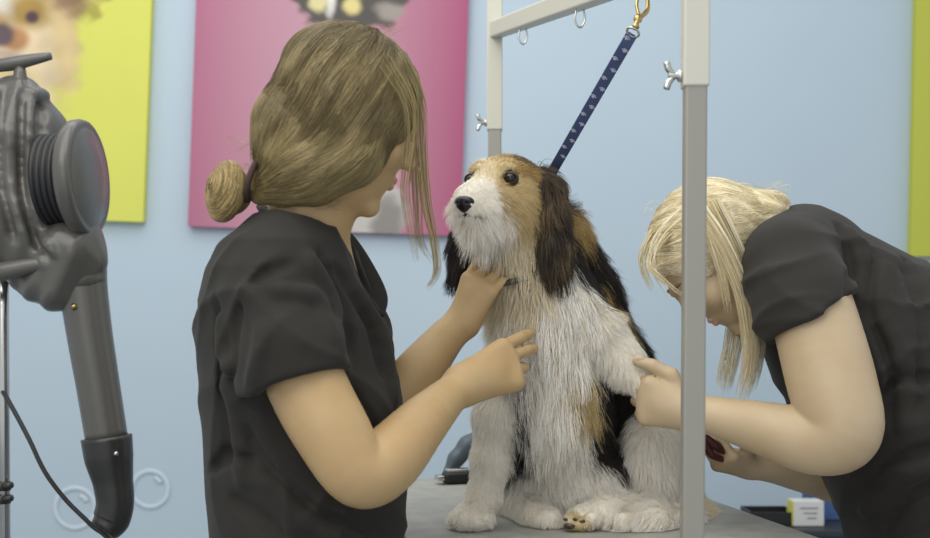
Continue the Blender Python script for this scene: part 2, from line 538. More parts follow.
# canvases on the wall: stretched canvas with a printed picture of an animal
def canvas(label, right_top, size, tilt, painter, edge, res=150):
    """right_top: lower right corner of the canvas, seen at wall depth"""
    W_, H_ = size; D_ = .035
    ang = math.radians(tilt); ex = np.array((math.cos(ang), 0, -math.sin(ang))); ez = np.array((math.sin(ang), 0, math.cos(ang)))
    br = np.array(right_top); o0 = br - ex * W_
    t = thing('canvas_print', label, 'picture', Vector((o0 + br) / 2 + np.array((0, D_ / 2, 0))))
    R = Matrix((ex, (0, 1, 0), ez)).transposed()
    bm = bmesh.new(); bm_box(bm, o0 + ex * W_ / 2 + ez * H_ / 2 + np.array((0, D_ / 2, 0)), (W_, D_, H_), R, .004)
    obj_bm('stretched_canvas', bm, t, edge, False)
    n = res; u, v = np.meshgrid(np.linspace(0, 1, n), np.linspace(0, 1, n), indexing='ij'); u = u.ravel(); v = v.ravel()
    V = o0 + (u * W_)[:, None] * ex + (v * H_)[:, None] * ez + np.array((0, -.0012, 0))
    i = np.arange(n * n).reshape(n, n)
    F = np.stack([i[:-1, :-1], i[1:, :-1], i[1:, 1:], i[:-1, 1:]], -1).reshape(-1, 4)
    me = bpy.data.meshes.new('printed_picture'); me.from_pydata(V.tolist(), [], F.tolist())
    a = me.color_attributes.new('col', 'FLOAT_COLOR', 'POINT')
    c = painter(u * W_, v * H_)
    a.data.foreach_set('color', np.hstack([c, np.ones((len(c), 1))]).ravel().astype(np.float32))
    link('printed_picture', me, t, mat('canvas_ink', 'ffffff', .7, attr='col', bump=(500, .1, .0005), spec=.2))
    return t


def n2(u, v, sc, seed=0):
    p = np.stack([u, v, u * 0], -1); return vnoise(p, sc, seed)[:, 0]


def blob(c, u, v, x, y, rx, ry, col, soft=.25, rag=.0, sc=60, rot=0):
    a = math.radians(rot); du, dv = u - x, v - y
    du, dv = du * math.cos(a) + dv * math.sin(a), -du * math.sin(a) + dv * math.cos(a)
    q = np.sqrt((du / rx) ** 2 + (dv / ry) ** 2) + rag * n2(u, v, sc, 5)
    m = np.clip((1 + soft - q) / (2 * soft), 0, 1)[:, None]; m = m * m * (3 - 2 * m)
    return c * (1 - m) + np.array(lin(col)) * m


def paint_yellow(u, v):
    u = u + .018
    c = np.tile(lin('d5d567'), (len(u), 1)) * (1 + .02 * n2(u, v, 6)[:, None])
    c = blob(c, u, v, .42, .64, .25, .27, 'c9a672', .15, .08, 22)
    c = blob(c, u, v, .60, .60, .08, .20, 'd0b888', .3, .15, 40, 12)
    c = blob(c, u, v, .55, .52, .06, .14, 'dcc9a4', .4, .2, 40, 12)
    c = blob(c, u, v, .66, .78, .10, .10, '8f725a', .45, .25, 40, -20)
    c = blob(c, u, v, .73, .69, .022, .03, 'a9a050', .6, .4, 60)
    c = blob(c, u, v, .76, .74, .03, .012, 'a9a050', .6, .4, 60)
    c = blob(c, u, v, .45, .74, .09, .08, 'e3dccb', .4, .15, 30)
    c = blob(c, u, v, .49, .57, .10, .07, 'e2cba6', .4, .15, 30)
    c = blob(c, u, v, .515, .685, .06, .06, 'a98a4e', .5, .1, 30)
    c = blob(c, u, v, .526, .662, .022, .020, '5c4a50', .4)
    c = blob(c, u, v, .30, .662, .022, .020, '5c4a50', .4)
    c = blob(c, u, v, .475, .59, .045, .04, 'b98a60', .4, .1, 30)
    c = blob(c, u, v, .425, .60, 0.044, .040, '6a5b5e', .35)
    c = blob(c, u, v, .43, .53, .06, .02, 'c0a894', .5, .1, 30)
    c = blob(c, u, v, .47, .44, .10, .05, 'd6c08e', .5, .2, 40)
    ins = np.clip(np.abs(c - np.array(lin('d5d567'))).sum(1) * 6, 0, 1)[:, None]
    c = c * (1 + .15 * ins * n2(u * 1.9 + .5 * v + .02 * n2(u, v, 18, 3), v * .45, 34, 9)[:, None])
    return np.clip(c, 0, 1)


def paint_pink(u, v):
    e = np.clip(np.abs(u - .40) / .5, 0, 1)[:, None] ** 1.5
    c = np.array(lin('bd929f')) * (1 - e) + np.array(lin('a85a78')) * e
    c = blob(c, u, v, .50, .94, .23, .30, '5c5753', .06, .10, 45)
    c = blob(c, u, v, .445, .84, .024, .12, 'e6e1d8', .3, .15, 40)
    c = blob(c, u, v, .405, .755, .030, .03, 'd8cc9a', .4, .2, 40)
    c = blob(c, u, v, .515, .745, .030, .028, 'dccb8c', .4, .2, 40)
    c = blob(c, u, v, .645, .735, .045, .03, '9d958c', .5, .3, 40)
    c = blob(c, u, v, .58, .07, .14, .15, 'bdb7b0', .15, .12, 40)
    c = blob(c, u, v, .66, .03, .05, .09, '8d8782', .4, .2, 40)
    return np.clip(c, 0, 1)


def paint_lime(u, v):
    return np.tile(lin('bcc052'), (len(u), 1)) * (1 + .03 * n2(u, v, 5)[:, None])


M_can_y = mat('yellow_canvas_edge', 'd8d95c', .7); M_can_p = mat('pink_canvas_edge', 'b96088', .7); M_can_l = mat('lime_canvas_edge', 'bcbf48', .7)
canvas('yellow canvas print of a shaggy tan dog, on the blue wall behind the dryer', P(143, 222, 3.965), (.9, .9), 2.2, paint_yellow, M_can_y)
canvas('pink canvas print of a dark shaggy dog, on the wall behind the brown-haired groomer', P(460, 236, 3.965), (.9, .9), 2.1, paint_pink, M_can_p)
canvas('plain lime yellow canvas at the right edge, behind the bending blonde groomer', P(1174, 262, 3.965), (.87, 1.0), 1.3, paint_lime, M_can_l)


def decal(px, py, r, label):
    d = WY - .003; c = P(px, py, d); s = d / FPX
    t = thing('bubble_decal', label, 'wall sticker', Vector(c), 'bubble decals on the wall')
    m = mat('pale_decal', 'c6d3dd', .6)
    bm = bmesh.new(); bm_tube(bm, [c + np.array((math.cos(a), 0, math.sin(a))) * r * s for a in np.linspace(0, 2 * math.pi, 48, endpoint=False)],
                              1, 8, None, (.016, .0025), True, (0, 1, 0)); obj_bm('ring', bm, t, m)
    bm = bmesh.new(); bm_tube(bm, [c + np.array((math.cos(a), 0, math.sin(a))) * r * .68 * s for a in np.linspace(.5, 1.2, 8)],
                              1, 8, None, (.016, .0025), False, (0, 1, 0)); obj_bm('glint', bm, t, m)


decal(75, 508, 20, 'pale ring bubble sticker on the wall, left of the dryer nozzle')
decal(150, 489, 18, 'pale ring bubble sticker on the wall, right of the dryer nozzle')

# ------------------------------------------------------------------ clutter on the low counter behind the table
CT = 3.3
t = thing('low_cabinet', 'dark blue-grey low cabinet behind the table, below the blonde groomer', 'cabinet', (1.06, CT + .3, 0))
zc = float(P(800, 531, CT)[2])
bm = bmesh.new(); bm_box(bm, (1.19, CT + .16, zc / 2 - .01), (.78, .26, zc - .02), None, .006); obj_bm('body', bm, t, mat('slate_laminate', '4a5563', .5), False)
bm = bmesh.new(); bm_box(bm, (1.19, CT + .16, zc - .01), (.82, .30, .02), None, .004); obj_bm('worktop', bm, t, mat('dark_worktop', '2c3035', .5), False)
t['label'] = 'dark slate low cabinet behind the right end of the table'
cb = P(806, 521, CT + .10)
t = thing('product_carton', 'small white carton with a yellow side, on the dark cabinet', 'carton', Vector((cb[0], cb[1], zc)))
bm = bmesh.new(); bm_box(bm, (cb[0], cb[1], zc + .036), (.085, .06, .070), None, .002); obj_bm('box', bm, t, mat('white_card', 'd3d2cf', .6), False)
bm = bmesh.new(); bm_box(bm, (cb[0] - .0445, cb[1], zc + .036), (.003, .058, .068)); obj_bm('yellow_side', bm, t, mat('yellow_card', 'cfcb5c', .6), False)
bm = bmesh.new()
for k in range(3): bm_box(bm, (cb[0] + .004 * k, cb[1] - .031, zc + .052 - .014 * k), (.05 - .012 * k, .001, .004))
obj_bm('grey_print', bm, t, mat('grey_ink', '8f8f95', .6), False)
cb = P(815, 495, CT + .22)
t = thing('supply_box', 'blue box with a yellow stripe, standing behind the white carton', 'box', Vector((cb[0], cb[1], zc)))
bm = bmesh.new(); bm_box(bm, (cb[0] + .05, cb[1], zc + .075), (.15, .10, .148), None, .003); obj_bm('box', bm, t, mat('blue_card', '3e5c8e', .6), False)
bm = bmesh.new(); bm_box(bm, (cb[0] - .013, cb[1] - .0508, zc + .13), (.018, .001, .035)); obj_bm('yellow_stripe', bm, t, mat('yellow_band', 'cdc75a', .6), False)
cb = P(768, 512, CT + .14)
t = thing('storage_tray', 'low black storage tray on the dark cabinet, beside the white carton', 'tray', Vector((cb[0], cb[1], zc)))
bm = bmesh.new()
for c, s in (((0, 0, .004), (.13, .12, .006)), ((-.062, 0, .02), (.006, .12, .034)), ((.062, 0, .02), (.006, .12, .034)), ((0, -.057, .02), (.13, .006, .034)), ((0, .057, .02), (.13, .006, .034))):
    bm_box(bm, (cb[0] + c[0], cb[1] + c[1], zc + c[2] + .001), s)
obj_bm('tray', bm, t, M_black, False)

# ------------------------------------------------------------------ grooming table with its arm
TZ = .85
NC = np.array((.2835, 1.5)); FC = np.array((.062, 2.5)); AX = (FC - NC) / np.linalg.norm(FC - NC); PX = np.array((AX[1], -AX[0]))
TC = (NC + FC) / 2; TL = np.linalg.norm(FC - NC) - .02; TW = .60
Rt = Matrix(((PX[0], AX[0], 0), (PX[1], AX[1], 0), (0, 0, 1)))
table = thing('grooming_table', 'grey rubber-topped grooming table with two tall posts, under the sitting dog', 'table', (TC[0], TC[1], 0))
def rounded_top(bm, z0, z1, w_, l_, r=.05):
    loop = []
    for cx, cy, a0 in ((w_ / 2 - r, l_ / 2 - r, 0), (-w_ / 2 + r, l_ / 2 - r, 90), (-w_ / 2 + r, -l_ / 2 + r, 180), (w_ / 2 - r, -l_ / 2 + r, 270)):
        for i in range(9):
            a = math.radians(a0 + i * 90 / 8); loop.append((cx + r * math.cos(a), cy + r * math.sin(a)))
    W2 = [TC + PX * x + AX * y for x, y in loop]
    a = [bm.verts.new((q[0], q[1], z0)) for q in W2]; b = [bm.verts.new((q[0], q[1], z1)) for q in W2]
    bm.faces.new(a); bm.faces.new(b)
    for i in range(len(a)): bm.faces.new((a[i], a[(i + 1) % len(a)], b[(i + 1) % len(a)], b[i]))
bm = bmesh.new(); rounded_top(bm, TZ - .006, TZ, TW, TL); obj_bm('rubber_top', bm, table, M_rubber, False)
bm = bmesh.new(); rounded_top(bm, TZ - .034, TZ - .0065, TW + .008, TL + .008, .054); obj_bm('edge_trim', bm, table, M_edge, False)
for sx in (-1, 1):
    for sy in (-1, 1):
        a = TC + PX * sx * .24 + AX * sy * (TL / 2 - .08); b = TC + PX * sx * .27 + AX * sy * (TL / 2 - .05)
        bm = bmesh.new(); bm_tube(bm, [(a[0], a[1], TZ - .034), (b[0], b[1], 0)], .015, 12); obj_bm('leg', bm, table, M_chrome)


def post(base, zs, ztop, label, nut):
    """square steel post: grey lower tube, wider cream sleeve above zs, wing nut, clamp"""
    x, y = base; R = Matrix.Rotation(math.radians(-2), 3, 'Z')
    p = bpy.data.objects.new('arm_post', None); COL.objects.link(p); p.location = (x, y, TZ); p.parent = table
    p.matrix_parent_inverse = Matrix.Translation(-table.location); p['label'] = label
    def ch(n, bm, m, sm=False):
        me = bpy.data.meshes.new(n); bmesh.ops.recalc_face_normals(bm, faces=bm.faces)
        bmesh.ops.translate(bm, vec=(-x, -y, -TZ), verts=bm.verts); bm.to_mesh(me); bm.free(); smooth(me, sm)
        me.materials.append(m); o = bpy.data.objects.new(n, me); COL.objects.link(o); o.parent = p; return o
    ls = .006
    def slant(z0, z1, w_):
        bm = bmesh.new(); bm_box(bm, (x, y, (z0 + z1) / 2), (w_, w_, z1 - z0), R, .003)
        for v in bm.verts: v.co.x += (v.co.z - TZ) * nut[2]
        return bm
    ch('lower_tube', slant(TZ - .05, zs + .02, .0275), M_grey_post)
    ch('upper_sleeve', slant(zs, ztop, .0325), M_white_post)
    bm = bmesh.new()
    bm_box(bm, (x, y, TZ - .05), (.05, .06, .012)); bm_box(bm, (x, y, TZ - .02), (.045, .05, .03)); bm_tube(bm, [(x, y, TZ - .10), (x, y, TZ - .045)], .007, 12)
    ch('table_clamp', bm, M_grey_post)
    nz = nut[0]; nx = x + (nz - TZ) * nut[2]; h = np.array((nx - .0163, y, nz)); bm = bmesh.new()
    bm_lathe(bm, [(.0, 0), (.008, 0), (.008, .006), (.0045, .007), (.0045, .018), (.0, .018)], h + np.array((.001, 0, 0)), (-1, 0, 0), 16)
    for s in (1, -1):
        a = math.radians(nut[1]); dv = np.array((-.35, 0, s)) ; dv = N([dv[0] * math.cos(a) , -.5 * math.sin(a), dv[2]])
        bm_tube(bm, [h + (-.012, 0, s * .003), h + (-.014, 0, 0) + dv * .009, h + (-.014, 0, 0) + dv * .018], [.0035, .0045, .004], 10, 8)
    ch('wing_nut', bm, M_chrome, True)


post(NC, 1.4645, 1.80, 'near post, in front of the dog', (1.480, 10, .0065))
post(FC, 1.568, 2.0, 'far post, behind the dog', (1.585, 10, 0))
A0 = np.array((FC[0], FC[1], 1.778)); A1 = np.array((NC[0] + .005, NC[1], 1.63))
d = N(A1 - A0); bm = bmesh.new()
q = Vector(d).to_track_quat('Y', 'Z').to_matrix()
bm_box(bm, (A0 + A1) / 2, (.028, np.linalg.norm(A1 - A0) + .03, .034), q, .004); obj_bm('crossbar', bm, table, M_white_post, False)
def bar_at(px):
    lo, hi = 0, 1
    for _ in range(40):
        m = (lo + hi) / 2; c = A0 + (A1 - A0) * m
        if 465 + c[0] / c[1] * FPX < px: lo = m
        else: hi = m
    return A0 + (A1 - A0) * lo
for px in (523, 580, 645):
    c = bar_at(px) + np.array((0, 0, -.017)); bm = bmesh.new()
    L = .030 if px < 640 else .012
    bm_tube(bm, [c + (-.005, 0, .004), c + (-.008, 0, -L * .6), c + (0, 0, -L), c + (.008, 0, -L * .6), c + (.005, 0, .004)], .0018, 8, 20)
    obj_bm('hanging_loop', bm, table, M_chrome)

# small tool lying on the table behind the dog, and the arched handle beside it
t = thing('hair_clipper', 'small black clipper with a silver top, lying on the table behind the dog', 'clipper', PV(458, 487, 2.36))
c = P(461, 484, 2.38); c[2] = TZ + .013
bm = bmesh.new(); bm_box(bm, c, (.075, .035, .024), Matrix.Rotation(.3, 3, 'Z'), .008); obj_bm('body', bm, t, M_black)
bm = bmesh.new(); bm_box(bm, c + (0, 0, .014), (.060, .026, .006), Matrix.Rotation(.3, 3, 'Z'), .002); obj_bm('steel_plate', bm, t, M_chrome)
bm = bmesh.new(); bm_box(bm, c + (-.042, -.012, 0), (.014, .030, .010), Matrix.Rotation(.3, 3, 'Z'), .002); obj_bm('blade', bm, t, M_chrome)
F = Field(P(430, 500, 2.4) - .1, P(500, 420, 2.6) + .1, .004)
a = P(447, 477, 2.44); a[2] = TZ + .0115
F.chain([(a, .010), (P(456, 459, 2.45), .016), (P(468, 446, 2.46), .020), (P(484, 438, 2.47), .022), (P(505, 440, 2.47), .024)], .01)
b = P(515, 470, 2.46); b[2] = TZ + .0235; F.cone(P(505, 440, 2.47), b, .024, .021, .01)
o = link('slicker_brush_handle', F.mesh('slicker_brush_handle'), None, mat('blue_grey_plastic', '4b5660', .45))
tag(o, 'dark blue-grey curved plastic handle resting on the far end of the table', 'tool')

# ------------------------------------------------------------------ stand dryer at the left
DD = 2.2; ps = DD / FPX
dr = thing('stand_dryer', 'dark grey stand dryer with a long nozzle, on a chrome pole at the left edge', 'dryer', (P(2, 300, DD)[0], DD + .02, 0))
def Q(x, y, dd=0): return P(x, y, DD + dd)
F = Field(Q(-140, 330) - (0, .25, 0), Q(150, 60) + (0, .3, 0), .005)
F.cone(Q(5, 135, .03), Q(12, 215, .03), .095, .098, .03)
F.cone(Q(-60, 135, .03), Q(-60, 215, .03), .09, .09, .05)
F.cone(Q(20, 96, .02), Q(8, 130, .02), .035, .08, .04)
F.cone(Q(18, 230, .02), Q(35, 275, .0), .09, .045, .04)
F.cone(Q(72, 250, -.02), Q(60, 285, -.01), .055, .05, .03)
F.cone(Q(80, 238, 0), Q(85, 262, 0), .040, .040, .02)
F.cone(Q(34, 140, .07), Q(50, 225, .07), .070, .055, .03)
F.ell(Q(46, 128, -.06), (.026, .05, .050), None, .01, sub=True)
F.chain([(Q(26 + 10 * math.sin((y - 95) / 170 * math.pi), y, -.06), .008) for y in range(98, 268, 6)], .006, sub=True)
def ribs(X, Y, Z):
    zc_ = (Z - Q(0, 175)[2]) / .17; xc = X - Q(0, 0)[0] - .045 * (1 - zc_ ** 2)
    return np.where(Y < DD, .0022 * np.sin(xc * 120) , 0).astype(np.float32)
F.warp(ribs)
for pts, r_ in (([(20, 84), (12, 125), (13, 185), (26, 238), (42, 264)], .009), ([(31, 92), (29, 130), (31, 185), (42, 232), (56, 254)], .008), ([(30, 94), (46, 96), (62, 108), (76, 122)], .009)):
    F.crease(pts, r_, .008, False, 1.8, 2.7, .4)
for pts, r_ in (([(22, 92), (21, 130), (22, 185), (34, 236), (49, 260)], .006), ([(4, 90), (0, 130), (1, 185), (14, 240)], .006), ([(42, 108), (42, 135), (44, 160)], .014)):
    F.crease(pts, r_, .006, True, 1.8, 2.7, .3)
link('motor_housing', F.mesh('motor_housing'), dr, M_dryer)
# round end plate seen nearly edge on
bm = bmesh.new(); ax = N((.99, -.06, .05)); c0 = Q(88, 178, -.03)
bm_lathe(bm, [(0, -.030), (.090, -.030), (.098, -.026), (.105, -.018), (.106, -.004), (.103, .003), (.096, .005), (.092, .003), (.088, .006), (.040, .013), (0, .014)], c0, ax, 48); obj_bm('intake_cover', bm, dr, M_dryer)
bm = bmesh.new(); pr = [(0, -.085)]
for k in range(4): pr += [(.083, -.076 + k * .011), (.083, -.068 + k * .011), (.080, -.0675 + k * .011), (.080, -.0660 + k * .011)]
bm_lathe(bm, pr + [(0, -.031)], c0, ax, 48); obj_bm('intake_grille', bm, dr, M_black)
bm = bmesh.new(); bm_tube(bm, [Q(20, 100, 0), Q(20, 66, 0)], [.020, .009], 16, 6)
F2 = None; obj_bm('handle_stem', bm, dr, M_dryer)
bm = bmesh.new(); bm_tube(bm, [Q(-30, 68, 0), Q(-10, 66.5, 0), Q(15, 63, 0), Q(35, 59, 0), Q(51, 56, 0)], [.010, .012, .0135, .0105, .007], 16, 16); obj_bm('top_handle', bm, dr, M_dryer)
# nozzle
bm = bmesh.new(); bm_tube(bm, [Q(83, 252), Q(82, 275), Q(89, 330), Q(98, 385), Q(107, 441)], [.044, .044, .041, .039, .038], 28, 24); obj_bm('nozzle_tube', bm, dr, M_dryer)
bm = bmesh.new(); bm_tube(bm, [Q(81, 262), Q(82.5, 287)], [.046, .044], 28, 4); obj_bm('nozzle_collar', bm, dr, M_dryer)
bm = bmesh.new(); bm_tube(bm, [Q(106.5, 437), Q(109, 458), Q(113, 482), Q(115, 503), Q(111, 520), Q(103, 531, -.01)], [.046, .044, .036, .034, .034, .026], 28, 30); obj_bm('elbow_nozzle', bm, dr, M_dryer_d)
bm = bmesh.new(); bm_tube(bm, [Q(116, 452, -.045), Q(116, 455, -.050)], .004, 8); obj_bm('screw', bm, dr, M_chrome)
bm = bmesh.new(); bm_tube(bm, [Q(74, 305, -.04), Q(74, 308, -.046)], .005, 8); obj_bm('screw', bm, dr, M_brass)
bm = bmesh.new(); bm_tube(bm, [Q(-30, 276, -.04), Q(0, 272, -.05), Q(30, 266, -.05), Q(58, 262, -.05)], [.016, .018, .015, .011], 14, 14); obj_bm('tilt_lever', bm, dr, M_dryer)
F = Field(Q(20, 320, -.1), Q(110, 230, .1), .004)
F.cone(Q(40, 270), Q(50, 285), .035, .030, .01); F.cone(Q(52, 262, -.02), Q(80, 290, -.02), .030, .014, .01); F.cone(Q(55, 280), Q(70, 297), .02, .010, .01)
link('yoke', F.mesh('yoke'), dr, M_dryer_d)
bm = bmesh.new(); bm_tube(bm, [Q(3, 262, .02), P(3, 320, DD + .02), (P(3, 300, DD)[0], DD + .02, .05)], .0105, 16); obj_bm('pole', bm, dr, M_chrome)
for y in (486, 499):
    bm = bmesh.new(); bm_lathe(bm, [(0, -.008), (.014, -.008), (.016, 0), (.014, .008), (0, .008)], Q(3, y, .02), (0, 0, 1), 20)
    bm_tube(bm, [Q(3, y, .01), Q(12, y - 1, .005)], .006, 10); obj_bm('pole_clamp', bm, dr, M_dryer_d)
for k in range(5):
    a = k * 2 * math.pi / 5 + .3; b0 = np.array((P(2, 300, DD)[0], DD + .02, .07)); e = b0 + np.array((math.cos(a) * .27, math.sin(a) * .27, -.045))
    bm = bmesh.new(); bm_tube(bm, [b0, e], [.013, .009], 10, 4); bm_lathe(bm, [(0, -.010), (.025, -.008), (.025, .008), (0, .010)], (e[0], e[1], .025), (math.sin(a), -math.cos(a), 0), 18); obj_bm('caster_leg', bm, dr, M_dryer_d)
bm = bmesh.new(); bm_tube(bm, [Q(-2, 385, .03), Q(8, 400, .0), Q(28, 437, -.02), Q(45, 472, -.03), Q(66, 500, -.03), Q(90, 524, -.03), Q(115, 552, -.02), Q(125, 640, 0), (P(125, 640, DD)[0] - .05, DD + .1, .006), (-1.6, DD + .3, .006)], .0042, 8, 70)
obj_bm('power_cord', bm, dr, M_black)

# ------------------------------------------------------------------ the dog
HC = P(506, 192, 1.90)
RH = frame((-.44, -.88, .03), (0.02, 0, 1))       # rows: dog's right, forward, up
HT = lambda l, f, u: HC - RH[0] * l + RH[1] * f + RH[2] * u   # l towards the dog's left (right in the picture)
F = Field(P(425, 545, 1.95) - (0, .28, 0), P(735, 140, 1.95) + (0, .30, 0), .0035)
k = .02
# head
F.ell(HC + RH[2] * .001, (.058, .066, .053), RH, k)
F.cone(HT(0, .045, -.014), HT(0, .128, -.034), .035, .023, .018)
F.cone(HT(0, .03, -.045), HT(0, .112, -.062), .032, .016, .012)
F.cone(HT(0, .060, .004), HT(0, .135, -.024), .016, .012, .014)
for s in (-1, 1):
    F.ell(HT(s * .030, .020, -.030), (.030, .040, .034), RH, k)
    F.cone(HT(s * .022, .052, .032), HT(s * .038, .036, .028), .008, .006, .012)
    F.ell(HT(s * .033, .064, .013), (.012, .010, .010), RH, .008, sub=True)
    F.ell(HT(s * .016, .108, -.042), (.016, .024, .014), RH, .01)
# mouth line
F.chain([(HT(s_, f_, u_), .0025) for s_, f_, u_ in ((-.026, .095, -.058), (-.015, .128, -.053), (0, .139, -.050), (.015, .128, -.053), (.026, .095, -.058))], .004, sub=True)
# neck, chest, body
F.cone(HT(0, -.01, -.03), P(530, 262, 1.93), .056, .062, .03)
F.cone(P(530, 255, 1.93), P(546, 320, 1.95), .060, .078, .03)
F.chain([(P(546, 320, 1.95), .078), (P(549, 390, 1.96), .082), (P(556, 445, 1.99), .078)], .03)
F.chain([(P(556, 235, 1.99), .045), (P(578, 300, 2.04), .055), (P(598, 380, 2.10), .085), (P(622, 460, 2.13), .10)], .03)
F.ell(P(565, 478, 2.03), (.10, .12, .06), None, .03)
# hind leg on the right of the picture, its foot turned forward
F.ell(P(648, 462, 2.03), (.050, .085, .082), None, .02)
F.chain([(P(655, 500, 2.00), .040), (P(638, 517, 1.93), .022), (P(604, 517, 1.88), .023), (P(582, 520, 1.86), .019)], .015)
for q, (x, y) in enumerate(((571, 523), (579, 526), (587, 524), (592, 519))): F.cone(P(x + 3, y - 4, 1.865), P(x, y - 1, 1.838), .010, .009, .004)
# other hind leg
F.ell(P(528, 488, 2.03), (.052, .075, .045), None, .02)
F.chain([(P(520, 500, 2.0), .03), (P(535, 517, 1.90), .018), (P(548, 521, 1.87), .017)], .015)
# front leg standing
F.chain([(P(512, 372, 1.92), .042), (P(498, 420, 1.90), .031), (P(491, 460, 1.895), .025), (P(484, 497, 1.885), .0205), (P(476, 516, 1.87), .020)], .018)
for x, y, dd in ((455, 521, 1.855), (464, 523, 1.84), (475, 523.5, 1.838), (486, 521, 1.85)):
    F.cone(P((x + 478) / 2, 513, 1.875), P(x, y - .5, dd), .014, .0115, .005)
# front leg lifted towards the kneeling groomer's hand
F.chain([(P(575, 338, 1.94), .055), (P(602, 345, 1.93), .040), (P(622, 360, 1.91), .026), (P(645, 384, 1.88), .017), (P(656, 396, 1.87), .019)], .018)
# tail curled along the table
F.chain([(P(672, 490, 2.10), .030), (P(700, 521, 2.02), .020), (P(688, 525, 1.93), .020), (P(655, 523, 1.87), .020), (P(622, 522, 1.85), .014)], .015)
F.plane((0, 0, TZ + .0015), (0, 0, -1))
DOG = F
